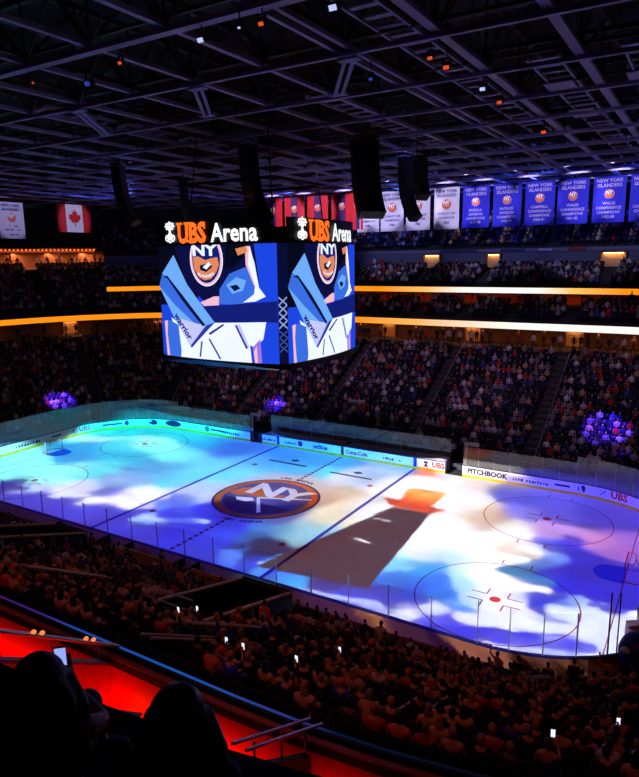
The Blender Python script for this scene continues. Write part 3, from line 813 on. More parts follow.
for i, (x, y, z, l, s, t) in enumerate(((5.2, -19.4, 27.3, M_lens_b, .6, 'pale blue spotlight at the left of the nearest roof beam'), (13.3, -21.0, 27.3, M_lens_w, .5, 'white spotlight just under the nearest roof beam'),
    (18.9, -21.0, 27.3, M_lens_w, .55, 'white spotlight at the top edge of the view above the scoreboard'), (19.8, -8.2, 27.3, M_lens_w, .5, 'white spotlight on the third roof truss from the right'),
    (19.5, -14.2, 27.3, M_lens_o, .4, 'orange spotlight beside the catwalk, left of a pair'), (19.6, -12.6, 27.3, M_lens_o, .5, 'orange spotlight beside the catwalk, right of a pair'),
    (19.7, -5.0, 27.3, M_lens_o, .5, 'orange spotlight below the white one on the third truss'), (19.8, 4.8, 27.3, M_lens_o, .6, 'orange spotlight far out along the third truss'),
    (16.1, -21.1, 27.3, M_lens_o, .4, 'orange spotlight under the nearest roof beam'), (15.2, -21.2, 27.3, M_lens_w, .2, 'tiny white spotlight beside an orange one under the nearest beam'),
    (8.7, -20.7, 27.3, M_lens_o, .35, 'small orange spotlight at the left of the nearest roof beam'), (3.2, -20.8, 27.3, M_lens_o, .25, 'tiny orange spotlight at the far left of the nearest beam'),
    (16.1, -12.8, 27.3, M_lens_b, .35, 'small blue spotlight by the right roof brace'))):
    fixture(x, y, z, l, s*.62, t)
# ceiling panels (grey rectangles between the right trusses)
for i, (x, y) in enumerate(((24.0-2.0, -1.2), (26.1, -1.0), (21.9, 6.4), (26.0, 6.2))):
    e = empty('acoustic_panel', (x, y, 28.45), 0, 'pale grey roof panel between the right trusses, %s of four counted outwards' % nth(i), 'panel', 'pale roof panels')
    q = MB(); q.box((0, 0, 0), (1.5, 2.4, .08)); q.build('sheet', M_steel, e)
    for sx in (-.6, .6):
        for sy in (-1, 1): q = MB(); q.tube([(sx, sy, 0), (sx, sy, 2.6)], .02, 4); q.build('hanger', M_steel_dim, e)

# ------------------------------------------------------------------ banners and flags
def banner(name, loc, rz, w, h, base, ink, lines, roundel, label, group, cat='banner', stripe=None):
    e = empty(name, loc, rz, label, cat, group)
    q = MB(); nx = 8
    def fy(x): return .04*math.sin(x*2.2+loc[0])
    for i in range(nx):
        a, b = -w/2+w*i/nx, -w/2+w*(i+1)/nx
        for (o, m) in ((0, 0), (.03, 0)):
            q.face([(a, fy(a)+o, -h), (b, fy(b)+o, -h), (b, fy(b)+o, 0), (a, fy(a)+o, 0)], m)
    q.face([(-w/2, 0, 0), (-w/2, .03, 0), (-w/2, .03, -h), (-w/2, 0, -h)]); q.face([(w/2, 0, 0), (w/2, .03, 0), (w/2, .03, -h), (w/2, 0, -h)])
    cl = q.build('cloth', base, e)
    q = MB(); q.tube([(-w/2-.1, 0, .03), (w/2+.1, 0, .03)], .05, 6)
    for s in (-1, 1): q.tube([(s*w*.4, 0, .03), (s*w*.4, 0, .5)], .015, 4)
    q.build('rod', M_black, e)
    if stripe:
        q = MB(); q.face([(-w*.17, -.05, -h*.98), (w*.17, -.05, -h*.98), (w*.17, -.05, -.1), (-w*.17, -.05, -.1)]); q.build('stripe', stripe, cl)
    for body, y, size in lines:
        q = MB(); t = text(body, size, .02*size) if isinstance(body, str) else scrawl(body[0], size*.7, body[1], int(y*10)); s = min(1, w*.88/t[2])
        q.add(t[:2], lambda x, yy: (x*s, fy(x*s)-.055, -y+yy), 0); q.build('lettering', ink, cl)
    if roundel:
        cy, r = roundel; q = MB()
        def dsc(rad, z, m, n=24): q.face([(rad*math.cos(2*PI*i/n), -z, -cy+rad*math.sin(2*PI*i/n)) for i in range(n)], m)
        dsc(r, .06, 0); dsc(r*.8, .065, 1)
        q.face([(x*r, -.07, -cy+y*r) for x, y in ((-.7, -.1), (-.2, .1), (.7, .05), (.55, -.4), (.1, -.62), (-.45, -.5))], 0)
        t = text('NY', r*.95, .05*r); q.add(t[:2], lambda x, y: (x, -.075, -cy+.02+y), 2)
        q.build('roundel', [M_orange, M_logoblue, M_pure], cl)
    return e
M_bblue = mat('banner_blue', (20, 24, 200), .7, var=.04); M_bwhite = mat('banner_white', (205, 200, 225), .7, var=.04); M_bred = mat('banner_red', (205, 20, 40), .7, var=.05)
M_inkw = mat('banner_ink_white', (186, 170, 215), .7, var=0); M_inkb = mat('banner_ink_blue', (56, 44, 140), .7, var=0); M_strp = mat('banner_navy', (70, 20, 90), .7)
BY = HY+24
BL = [(5.0, ['PATRICK', 'DIVISION', 'CHAMPIONS', '1977-78']), (8.7, ['PATRICK', 'DIVISION', 'CHAMPIONS', '1978-79']), (12.4, ['CAMPBELL', 'CONFERENCE', 'CHAMPIONS', '1980-81']),
      (15.95, ['WALES', 'CONFERENCE', 'CHAMPIONS', '1981-82']), (19.65, ['WALES', 'CONFERENCE', 'CHAMPIONS', '1982-83']), (23.3, ['WALES', 'CONFERENCE', 'CHAMPIONS', '1983-84'])]
for i, (x, ls) in enumerate(BL):
    L = [('NEW YORK', .62, .5), ('ISLANDERS', 1.12, .5)]+[(s, 2.95+.47*j, .4) for j, s in enumerate(ls)]
    banner('banner', (x, BY, 27.65), 0, 3.25, 4.85, M_bblue, M_inkw, L, (1.85, .5), 'royal blue team banner with white lettering, %s from the white banners' % nth(i), 'blue division banners')
for i, x in enumerate((-9.4, -5.95, -2.4, 1.35)):
    L = [('NEW YORK', .62, .5), ('ISLANDERS', 1.12, .5), ('STANLEY CUP', 3.2, .36), ('CHAMPIONS', 3.7, .36), (str(1980+i), 4.3, .42)]
    banner('banner', (x, BY, 27.7), 0, 3.2, 4.95, M_bwhite, M_inkb, L, (2.0, .6), 'white team banner with blue lettering, %s from the blue banners' % nth(3-i), 'white championship banners')
for i, x in enumerate((-24.6, -20.9, -17.1, -13.3, -10.9)):
    banner('banner', (x, BY, 27.95), 0, 3.3 if i < 4 else 1.5, 4.85, M_bred, M_inkw, [], (1.7, .5), 'red banner with dark middle stripe and roundel, %s from the left' % nth(i), 'red banners', stripe=M_strp)
banner('banner', (-50, 13.2, 27.3), PI/2, 3.6, 4.7, M_bwhite, M_inkb, [('NEW YORK', .62, .5), ('ISLANDERS', 1.12, .5), ((1.6, 6), 3.2, .4), ((2.4, 9), 3.7, .4), ((1.8, 6), 4.3, .4)], (2.0, .6), 'white team banner hanging alone over the left end stand', None)
# Canadian flag
e = empty('flag', (-50, 23.2, 27.6), PI/2, 'red and white maple leaf flag hanging over the left end stand', 'flag')
def fl(x0, x1, nm, m):
    q = MB(); n = 4
    for i in range(n):
        a, b = x0+(x1-x0)*i/n, x0+(x1-x0)*(i+1)/n
        for o in (0, .03): q.face([(a, .06*math.sin(a*2)+o, -3.9), (b, .06*math.sin(b*2)+o, -3.9), (b, .06*math.sin(b*2)+o, 0), (a, .06*math.sin(a*2)+o, 0)])
    return q.build(nm, m, e)
M_flagred = mat('flag_red', (215, 26, 36), .7); M_flagw = mat('flag_white', (235, 230, 240), .7)
fl(-2.9, -1.45, 'red_bar', M_flagred); wf = fl(-1.45, 1.45, 'white_field', M_flagw); fl(1.45, 2.9, 'red_bar', M_flagred)
half = [(0, 1.0), (.18, .62), (.38, .74), (.3, .25), (.52, .48), (.6, .34), (.92, .4), (.8, .1), (.95, 0), (.48, -.38), (.55, -.55), (.07, -.48), (.07, -.95)]
q = MB(); q.face([(x*1.15, -.09, -1.9+y*1.25) for x, y in half+[(-x, y) for x, y in reversed(half[1:])]]); q.build('maple_leaf', M_flagred, wf)
q = MB(); q.tube([(-3, 0, .03), (3, 0, .03)], .05, 6); q.build('rod', M_black, e)
# ------------------------------------------------------------------ balcony in front of the camera
NB = near(-16, CX, 12)+NR(270, 330, 16)[1:]
mb = MB(); strip(mb, NB, [(17.6, 7.6), (17.95, 7.6), (17.95, 9.72), (18.42, 9.72), (18.42, 9.55), (18.55, 7.9)], [1, 1, 1, 1, 0]); tag(mb.build('wall_balcony', [M_red, M_dark]), kind='structure')
e = empty('ledge_light', (0, 0, 0), 0, 'thin blue and purple light strip along the front edge of the red balcony', 'light strip')
q = MB(); strip(q, NB, [(17.93, 9.66), (17.93, 9.76), (18.05, 9.76)])
q.build('led_strip', ramp_emat('ledge_led', 0, [(8, (70, 30, 120)), (15.2, (84, 40, 140)), (16.4, (40, 90, 210)), (20, (40, 110, 225)), (23.2, (60, 70, 170)), (24.4, (16, 30, 66)), (28, (14, 12, 16))], .5), e)
q = MB(); strip(q, NB, [(18.05, 9.74), (18.05, 9.8), (18.14, 9.8), (18.14, 9.72)]); q.build('channel', M_black, e)
e = empty('drink_rail', (0, 0, 0), 0, 'narrow brown drink rail running along the top of the red balcony wall', 'rail')
q = MB(); strip(q, NB, [(18.26, 9.72), (18.26, 9.78), (18.40, 9.78), (18.40, 9.72)]); q.build('top', mat('rail_brown', (150, 72, 50), .5), e)
XV0, XV1 = 18.3, 24.0
steps = [(18.55, 7.9), (19.45, 7.9)]
for k in range(7, -3, -1):
    d = 25.75-.9*k; z = 16.2-.8*k
    if k == 2: steps[-1] = (d, 7.9)
    if -2 < k <= 2: steps += [(d, z), (d+.9, z)]
A = near(-16, XV0, 10); B = near(XV0, CX, 3)+NR(270, 274.2, 2)[1:]; Cc = NR(274.2, 330, 14)
M_deck = mat('deck_dark', (40, 36, 40), .8)
mb = MB(); strip(mb, A, steps); tag(mb.build('floor_upper_deck', M_deck), kind='structure')
mb = MB(); strip(mb, Cc, steps); tag(mb.build('floor_upper_deck_corner', M_deck), kind='structure')
mb = MB(); strip(mb, B, steps); tag(mb.build('floor_vomitory', M_deck), kind='structure')
# red side wall of the opening, with sloping cap, and its rails
def sidewall(x, sgn, name, red):
    pts = [(-31.42, 7.9), (-35.2, 7.9), (-35.2, 11.95), (-31.42, 9.62)]
    mb = MB()
    for s in (0, 1):
        xx = x-sgn*s*.16; mb.face([(xx, y, z) for y, z in (pts if s == 0 else pts[::-1])], 0)
    for i in range(4):
        a, b = pts[i], pts[(i+1) % 4]; mb.face([(x, a[0], a[1]), (x, b[0], b[1]), (x-sgn*.16, b[0], b[1]), (x-sgn*.16, a[0], a[1])], 0)
    return tag(mb.build(name, red), kind='structure')
sidewall(XV0, 1, 'wall_vomitory_left', M_red); sidewall(XV1, -1, 'wall_vomitory_right', M_dark)
M_bluegrey = mat('blue_grey_cap', (118, 140, 190), .4)
def sloped_rail(x, ya, za, yb, zb, label, cap=None, n=3, pair=.12):
    e = empty('handrail', (x, ya, za), 0, label, 'handrail', 'handrails of the opening in the balcony')
    for s in (-pair/2, pair/2):
        q = MB(); q.tube([(s, 0, 0), (s, yb-ya, zb-za)], .035, 8); q.build('tube', M_rail, e)
    for k in range(n):
        t = (k+.5)/n; y = (yb-ya)*t; z = (zb-za)*t; q = MB(); q.tube([(0, y, z), (0, y, z-.75)], .028, 6); q.build('post', M_rail, e)
    return e
sloped_rail(XV0-.1, -34.6, 12.3, -31.0, 9.86, 'metal handrail above the red side wall, behind the long-haired person with a phone')
e = empty('wall_coping', (XV0-.08, -31.42, 9.62), 0, 'pale blue-grey sloping cap along the top of the red side wall', 'cap')
q = MB(); q.bar((0, 0, .02), (0, -3.78, 2.35), .26, .07); q.build('board', M_bluegrey, e)
sloped_rail(XV1, -33.4, 11.2, -30.95, 10.0, 'pair of pale handrails reaching the red balcony wall near the bottom of the view', pair=.3)
for x, z, s in ((19.9, 9.62, 'left'), (21.6, 9.5, 'right')):
    e = empty('counter', (x, -32.6, 7.9), .35, 'blue-grey counter top on the floor of the balcony opening, the %s one' % s, 'counter', 'counters in the balcony opening')
    q = MB(); q.box((0, 0, z-7.9), (1.1, .34, .05)); q.build('top', M_bluegrey, e)
    q = MB()
    for t in (-.45, .45): q.box((t, 0, (z-7.9)/2), (.06, .25, z-7.9))
    q.build('support', M_black, e)
e = empty('table_lamp', (18.75, -32.05, 7.9), .4, 'small glowing orange lamp beside the red side wall', 'lamp')
q = MB(); q.box((0, 0, .03), (.18, .18, .06)); q.tube([(0, 0, .05), (0, 0, .4)], .03, 6); q.build('base', M_black, e)
q = MB(); q.box((0, 0, .52), (.42, .3, .26), 0, None, .6); q.build('lamp_shade', emat('lamp_orange', (255, 150, 40), 1.3), e)
for (t, s) in ((0, 'left'), (.55, 'right')):
    pass
e = empty('balcony_steps', (25.1, -31.9, 7.9), .15, 'pale edged steps on the balcony beside the right pair of handrails', 'steps')
for k in range(3):
    q = MB(); q.box((.45*k, -.3*k, .15+.2*k), (.32, 1.0, .3+.4*k)); q.build('tread', mat('tread_pale', (150, 156, 190), .6) if k == 0 else bpy.data.materials['tread_pale'], e)
# small warm courtesy lights on the rail
for i, (y, z) in enumerate(((-33.2, 11.38), (-33.0, 11.25), (-31.9, 10.5), (-31.7, 10.36))):
    e = empty('courtesy_light', (XV0-.1, y, z), 0, 'tiny orange courtesy light on the handrail over the red wall, %s going down' % nth(i), 'light', 'courtesy lights on the handrail')
    q = MB(); q.ell((0, 0, .05), (.06, .06, .05), 8, 5); q.build('bulb', emat('courtesy_glow', (255, 130, 70), 1.2) if i == 0 else bpy.data.materials['courtesy_glow'], e)
    q = MB(); q.box((0, 0, -.01), (.1, .1, .04)); q.build('base', M_black, e)

# ------------------------------------------------------------------ openings and rails of the near lower stand
def vomitory(x0, x1, d0, d1, za, zb, label):
    e = empty('stair_opening', ((x0+x1)/2, -HY-d0, 0), 0, label, 'opening walls', 'stair openings of the near stand')
    zt0 = Z0+RISE*(d0-D0)/ROW; zt1 = Z0+RISE*(d1-D0)/ROW; w = (x1-x0)/2; L = d1-d0
    for s in (-1, 1):
        q = MB(); P = [(0, zt0-.3), (-L, zt1-.5), (-L, za), (0, zb)]
        for t in (0, 1):
            q.face([(s*w+s*t*.14, y, z) for y, z in (P if t else P[::-1])])
        for i in range(4):
            a, b = P[i], P[(i+1) % 4]; q.face([(s*w, *a), (s*w, *b), (s*w+s*.14, *b), (s*w+s*.14, *a)])
        q.build('side_wall', M_dark, e)
        q = MB(); q.bar((s*(w+.07), 0, zb+.04), (s*(w+.07), -L, za+.04), .2, .08); q.build('cap', M_beige, e)
    q = MB(); q.box((0, 0, (zt0+zb)/2-.1), (2*w, .14, zb-zt0+.4)); q.build('front_wall', M_dark, e)
    q = MB(); q.box((0, 0, zb+.06), (2*w+.3, .2, .08)); q.build('front_cap', M_greyblue, e)
    q = MB()
    q.tube([(-w, -L, za+.1), (-w, -L, za+.95), (w, -L, za+.95), (w, -L, za+.1)], .035, 6); q.tube([(-w, -L, za+.5), (w, -L, za+.5)], .03, 6)
    q.build('guard_rail', M_rail, e)
VOM = [(12.4, 15.0, 5.75, 12.0), (-1.6, .8, 5.5, 10.5)]
vomitory(*VOM[0], 6.25, 4.5, 'dark stair opening with beige capped walls in the near stand, left of the numbered jerseys')
vomitory(*VOM[1], 5.9, 4.2, 'dark stair opening with beige capped walls in the near stand, at the far left')
def pair_rail(x0, x1, ya, za, yb, zb, label):
    e = empty('handrail', (x0, ya, za), 0, label, 'handrail', 'aisle handrails of the near stand')
    for o in (0, x1-x0):
        q = MB(); q.tube([(o, 0, 0), (o, yb-ya, zb-za)], .04, 8); q.build('tube', mat('rail_tan', (200, 160, 120), .4) if 'rail_tan' not in bpy.data.materials else bpy.data.materials['rail_tan'], e)
    for k in range(4):
        t = (k+.5)/4
        for o in (0, x1-x0): q = MB(); q.tube([(o, (yb-ya)*t, (zb-za)*t), (o, (yb-ya)*t, (zb-za)*t-1.0)], .03, 5); q.build('post', M_black, e)
pair_rail(24.2, 24.75, -29.9, 8.85, -25.1, 7.05, 'two long tan handrails side by side above the red balcony wall, pointing at the ice')
pair_rail(18.5, 18.85, -30.5, 10.0, -27.6, 8.3, 'short pair of pale handrails at the top of the aisle behind the blue ledge strip')
pair_rail(17.6, 17.8, -27.9, 8.7, -24.6, 6.8, 'pale handrail of the aisle beside the left stair opening')
pair_rail(12.2, 12.5, -29.6, 9.95, -26.4, 8.1, 'thin pale handrails in the dark upper left of the near stand')
pair_rail(25.9, 26.1, -20.6, 5.3, -15.6, 2.3, 'pale handrail of the aisle in the near right corner stand')
# penalty box and scorer's bench walls behind the near boards
for x0, x1, s in ((-8.4, -3.4, 'left'), (-1.2, 3.4, 'middle'), (4.6, 8.2, 'right')):
    e = empty('penalty_box', ((x0+x1)/2, -HY-1.0, 0), 0, 'low beige walled penalty box behind the near boards, the %s one' % s, 'penalty box', 'penalty boxes on the near side')
    L = x1-x0
    q = MB(); q.box((0, -.45, .65), (L, .08, 1.3)); q.build('back_wall', M_beige, e)
    for t in (-1, 1): q = MB(); q.box((t*L/2, .1, .6), (.08, 1.1, 1.2)); q.build('end_wall', M_dark, e)
    q = MB(); q.box((0, -.2, .45), (L*.9, .35, .06)); q.build('bench', M_black, e)
# right end: sign panel, tall net posts and a dark blue round screen
M_sheet = glass_mat('sheet_pink', (.8, .6, .68), .3, .1, .5)
e = empty('advert_sheet', (28.62, -9.95, .9), .6, 'pale advert sheet with red stripes on the glass at the right edge', 'panel')
q = MB(); q.box((0, 0, .9), (1.3, .04, 1.8)); q.build('sheet', M_sheet, e)
q = MB()
for k in range(5): q.box((0, -.03, .35+.27*k), (.95-.1*(k % 2), .02, .09))
q.build('red_stripe', M_redink, e)
for i, (x, y) in enumerate(((27.5, -11.2), (27.85, -11.0))):
    e = empty('net_pole', (x, y, 1.05), 0, 'tall dark pole on the near right corner boards, %s of two' % ('left', 'right')[i], 'pole', 'tall poles at the right corner')
    q = MB(); q.tube([(0, 0, 0), (0, 0, 3.3)], .03, 8); q.build('shaft', M_steel_dim, e)
    q = MB(); q.box((0, 0, .05), (.2, .2, .1)); q.build('foot', M_black, e)
e = empty('blue_drum', (28.75, -11.15, .75), 0, 'big dark blue round drum with a white mark at the right edge', 'drum')
q = MB(); q.ell((0, 0, .95), (.85, .85, 1.0), 20, 12); q.build('shell', mat('drum_blue', (26, 50, 170), .4), e, True)
q = MB(); q.ell((-.45, -.6, 1.3), (.25, .2, .15), 10, 6); q.build('mark', M_white, e, True)
q = MB(); q.box((0, 0, -.05), (1.2, 1.2, .3)); q.build('base', M_black, e)

# ------------------------------------------------------------------ people
def skin_mesh(name, V, E, root=0, lev=1):
    me = bpy.data.meshes.new(name); me.from_pydata([v[:3] for v in V], E, [])
    o = bpy.data.objects.new(name, me); COL.objects.link(o)
    o.modifiers.new('s', 'SKIN')
    sk = me.skin_vertices[0].data
    for i, v in enumerate(V):
        r = v[3]; sk[i].radius = r if isinstance(r, tuple) else (r, r)
        sk[i].use_root = (i == root)
    if lev: m = o.modifiers.new('u', 'SUBSURF'); m.levels = lev; m.render_levels = lev
    bpy.context.view_layer.update()
    ev = o.evaluated_get(bpy.context.evaluated_depsgraph_get())
    t = ev.to_mesh(); r = ([tuple(v.co) for v in t.vertices], [tuple(p.vertices) for p in t.polygons]); ev.to_mesh_clear()
    bpy.data.objects.remove(o); bpy.data.meshes.remove(me); return r
def fuse(name, parts, vox, dec=None):
    V, F = [], []
    for v, f in parts:
        n = len(V); V += v; F += [tuple(n+i for i in q) for q in f]
    me = bpy.data.meshes.new(name); me.from_pydata(V, [], F)
    o = bpy.data.objects.new(name, me); COL.objects.link(o)
    m = o.modifiers.new('r', 'REMESH'); m.mode = 'VOXEL'; m.voxel_size = vox; m.use_smooth_shade = True
    m = o.modifiers.new('c', 'SMOOTH'); m.factor = .5; m.iterations = 2
    if dec: m = o.modifiers.new('d', 'DECIMATE'); m.ratio = dec
    bpy.context.view_layer.update()
    ev = o.evaluated_get(bpy.context.evaluated_depsgraph_get())
    r = bpy.data.meshes.new_from_object(ev); r.name = name
    r.polygons.foreach_set('use_smooth', [True]*len(r.polygons))
    bpy.data.objects.remove(o); bpy.data.meshes.remove(me); return r
def limbs(pose):
    """joint positions of the pose, facing +y; floor at z = 0"""
    P = {}
    if pose.startswith('sit'):
        hz = .52; P['hip'] = (0, 0, hz); lean = .10 if 'lean' in pose else -.02
        P['belly'] = (0, lean*.3, hz+.16); P['chest'] = (0, lean*.7, hz+.34); P['top'] = (0, lean, hz+.49); P['neck'] = (0, lean+.01, hz+.58); P['head'] = (0, lean+.04, hz+.72)
        for s, k in ((-1, 'L'), (1, 'R')):
            P['hj'+k] = (s*.09, .03, hz-.01); P['kn'+k] = (s*.13, .45, hz+.01); P['an'+k] = (s*.13, .47, .09); P['to'+k] = (s*.14, .61, .04)
    else:
        hz = .95; P['hip'] = (0, 0, hz); P['belly'] = (0, .01, hz+.16); P['chest'] = (0, .0, hz+.34); P['top'] = (0, -.01, hz+.49); P['neck'] = (0, .0, hz+.58); P['head'] = (0, .025, hz+.72)
        for s, k in ((-1, 'L'), (1, 'R')):
            st = .08*s if 'walk' in pose else 0
            P['hj'+k] = (s*.09, 0, hz-.03); P['kn'+k] = (s*.11, .02+st, .5); P['an'+k] = (s*.12, -.01+st*2, .09); P['to'+k] = (s*.14, .14+st*2, .04)
    tx, ty, tz = P['top']
    for s, k in ((-1, 'L'), (1, 'R')):
        P['sh'+k] = (s*.185, ty-.005, tz-.02)
        up = ('phone' in pose and s > 0) or ('cheer' in pose) or ('wave' in pose and s < 0)
        if up and 'cheer' in pose: P['el'+k] = (s*.33, ty+.06, tz+.2); P['wr'+k] = (s*.27, ty+.1, tz+.46); d = (0, .1, 1)
        elif up and 'wave' in pose: P['el'+k] = (s*.36, ty+.02, tz+.12); P['wr'+k] = (s*.38, ty+.05, tz+.38); d = (0, .1, 1)
        elif up and 'close' in pose: P['el'+k] = (s*.25, ty+.16, tz-.12); P['wr'+k] = (s*.10, ty+.32, tz+.02); d = (-.05, .3, .9)
        elif up: P['el'+k] = (s*.24, ty+.18, tz-.16); P['wr'+k] = (s*.15, ty+.34, tz+.08); d = (-.1, .3, .9)
        elif pose.startswith('sit'): P['el'+k] = (s*.25, ty+.06, tz-.29); P['wr'+k] = (s*.13, ty+.29, tz-.36); d = (-s*.4, .85, -.1)
        else: P['el'+k] = (s*.24, ty-.02, tz-.3); P['wr'+k] = (s*.23, ty+.08, tz-.55); d = (0, .15, -1)
        P['hd'+k] = d
    return P
def hand(w, d, s):
    w = Vector(w); d = Vector(d).normalized(); side = d.cross(Vector((0, 0, 1)))
    if side.length < .2: side = Vector((1, 0, 0))
    side.normalize(); nrm = side.cross(d); q = MB()
    M = Matrix((side, d, nrm)).transposed()
    q.ell(w+d*.05, (.042, .055, .02), 8, 6, 0, M)
    for i, L in enumerate((.062, .072, .068, .052)):
        b = w+d*.085+side*(-.03+.02*i)
        q.tube([b, b+d*L*.55-nrm*.006, b+d*L*.9-nrm*.025], [.0095, .009, .007], 6)
    b = w+d*.03+side*(-s*.035); q.tube([b, b+d*.03-side*s*.025-nrm*.01, b+d*.06-side*s*.03-nrm*.02], [.011, .01, .008], 6)
    return q.v, q.f
def head_parts(h):
    q = MB(); h = Vector(h)
    q.ell(h+Vector((0, -.005, .03)), (.076, .096, .095), 14, 10); q.ell(h+Vector((0, .022, -.045)), (.058, .072, .075), 12, 8)
    q.tube([h+Vector((0, .088, .03)), h+Vector((0, .108, -.012)), h+Vector((0, .09, -.022))], [.009, .017, .01], 6)
    for s in (-1, 1):
        q.ell(h+Vector((s*.078, -.008, -.01)), (.012, .022, .034), 6, 6)
        q.ell(h+Vector((s*.032, .083, .022)), (.014, .01, .009), 6, 5)
    q.ell(h+Vector((0, .086, -.058)), (.026, .012, .009), 8, 5); q.ell(h+Vector((0, .08, -.098)), (.024, .022, .02), 8, 5)
    return q.v, q.f
def person_meshes(pose, long_hair=False, cap=False):
    P = limbs(pose); names = ['hip', 'belly', 'chest', 'top', 'neck']
    def chain(rs, segs):
        V, E, idx = [], [], {}
        for seg in segs:
            prev = None
            for n in seg:
                if n not in idx: idx[n] = len(V); V.append((*P[n], rs[n]))
                if prev is not None and (prev, idx[n]) not in E: E.append((prev, idx[n]))
                prev = idx[n]
        return skin_mesh('t', V, E)
    R = {'hip': (.16, .115), 'belly': (.145, .105), 'chest': (.165, .11), 'top': (.12, .085), 'neck': .052, 'head': .05}
    for k in 'LR': R.update({'hj'+k: .088, 'kn'+k: .058, 'an'+k: .038, 'to'+k: .034, 'sh'+k: .062, 'el'+k: .043, 'wr'+k: .028})
    segs = [['hip', 'belly', 'chest', 'top', 'neck', 'head']]+[['top', 'sh'+k, 'el'+k, 'wr'+k] for k in 'LR']+[['hip', 'hj'+k, 'kn'+k, 'an'+k, 'to'+k] for k in 'LR']
    body = fuse('body', [chain(R, segs), head_parts(P['head'])]+[hand(P['wr'+k], P['hd'+k], s) for s, k in ((-1, 'L'), (1, 'R'))], .0115)
    R2 = dict(R); R2.update({'hip': (.185, .14), 'belly': (.18, .135), 'chest': (.19, .135), 'top': (.14, .105), 'neck': .062})
    for k in 'LR': R2.update({'sh'+k: .085, 'el'+k: .066, 'wr'+k: .05})
    Pn = P['neck']; P['neck'] = tuple(np.array(P['top'])*.45+np.array(P['neck'])*.55)
    top = fuse('top', [chain(R2, [['hip', 'belly', 'chest', 'top', 'neck']]+[['top', 'sh'+k, 'el'+k, 'wr'+k] for k in 'LR'])], .017)
    P['neck'] = Pn
    R3 = dict(R); R3['hip'] = (.172, .13)
    for k in 'LR': R3.update({'hj'+k: .105, 'kn'+k: .074, 'an'+k: .06})
    tr = fuse('trousers', [chain(R3, [['hip', 'hj'+k, 'kn'+k, 'an'+k] for k in 'LR'])], .017)
    h = Vector(P['head']); q = MB()
    if cap:
        q.ell(h+Vector((0, -.008, .062)), (.088, .106, .08), 14, 9); q.box(h+Vector((0, .12, .06)), (.13, .1, .016))
    else:
        q.ell(h+Vector((0, -.022, .045)), (.09, .1, .098), 14, 10); q.ell(h+Vector((0, -.05, -.01)), (.078, .066, .085), 12, 8)
        if long_hair:
            q.ell(h+Vector((0, -.062, -.12)), (.11, .06, .18), 12, 9); q.ell(h+Vector((-.06, -.03, -.1)), (.04, .05, .15), 8, 7); q.ell(h+Vector((.06, -.03, -.1)), (.04, .05, .15), 8, 7)
    hair = fuse('hair', [(q.v, q.f)], .013)
    back = (P['chest'][0], min(P['chest'][1], P['top'][1])-.15, (P['chest'][2]+P['belly'][2])/2+.04)
    return dict(body=body, top=top, trousers=tr, hair=hair, P=P, back=back)
POSES = {'sit': person_meshes('sit'), 'sit_long': person_meshes('sit', True), 'sit_lean': person_meshes('sit_lean'), 'sit_cap': person_meshes('sit', False, True), 'sit_phone': person_meshes('sit_phone'),
         'sit_cheer': person_meshes('sit_cheer'), 'stand': person_meshes('stand'), 'stand_wave': person_meshes('stand_wave'), 'stand_walk': person_meshes('stand_walk', True)}
for d in POSES.values():
    for k in ('body', 'top', 'trousers', 'hair'):
        d[k].materials.clear(); d[k].materials.append(M_skin)
CLO = {'navy': (24, 30, 70), 'royal blue': (40, 60, 190), 'black': (20, 20, 24), 'charcoal': (58, 58, 64), 'white': (220, 215, 218), 'orange': (232, 96, 40), 'red': (190, 34, 40), 'grey': (130, 128, 134), 'tan': (200, 158, 120), 'green': (30, 110, 80)}
M_clo = {k: mat(k.replace(' ', '_')+'_cloth', v, .85, var=.08, scale=9) for k, v in CLO.items()}
HAI = {'dark': (24, 18, 16), 'brown': (74, 46, 30), 'blond': (170, 130, 80), 'grey': (130, 126, 124)}
M_hai = {k: mat(k+'_hair', v, .6, var=.2, scale=20) for k, v in HAI.items()}
def setmat(o, m):
    o.material_slots[0].link = 'OBJECT'; o.material_slots[0].material = m
def person(pose, loc, rz, top, hair, skin, trousers, label, group=None, scale=1.):
    d = POSES[pose]
    o = bpy.data.objects.new('person', d['body']); COL.objects.link(o); o.location = loc; o.rotation_euler = (0, 0, rz); o.scale = (scale,)*3
    setmat(o, skin); tag(o, label, 'person', group)
    for nm, key, m in (('top', 'top', top), ('trousers', 'trousers', trousers), ('hair' if pose != 'sit_cap' else 'cap', 'hair', hair)):
        c = bpy.data.objects.new(nm if nm != 'top' else 'shirt', d[key]); COL.objects.link(c); c.parent = o; setmat(c, m)
    return o

def jersey_number(o, pose, body, m, trim=None):
    b = POSES[pose]['back']; t = text(body, .34, .018); q = MB(); hh = .12
    q.add(t[:2], lambda x, y: (x, b[1]-.012, b[2]-hh+y), 0)
    q.build('jersey_number', m, o)
    if trim:
        q = MB(); P = POSES[pose]['P']
        hz = P['hip'][2]-.02 if pose.startswith('stand') else P['hip'][2]+.04
        for k in range(20):
            t0, t1 = 2*PI*k/20, 2*PI*(k+1)/20
            q.face([(.2*math.cos(t0), P['hip'][1]+.155*math.sin(t0), hz), (.2*math.cos(t1), P['hip'][1]+.155*math.sin(t1), hz), (.2*math.cos(t1), P['hip'][1]+.155*math.sin(t1), hz+.05), (.2*math.cos(t0), P['hip'][1]+.155*math.sin(t0), hz+.05)])
        q.build('hem_stripe', trim, o)

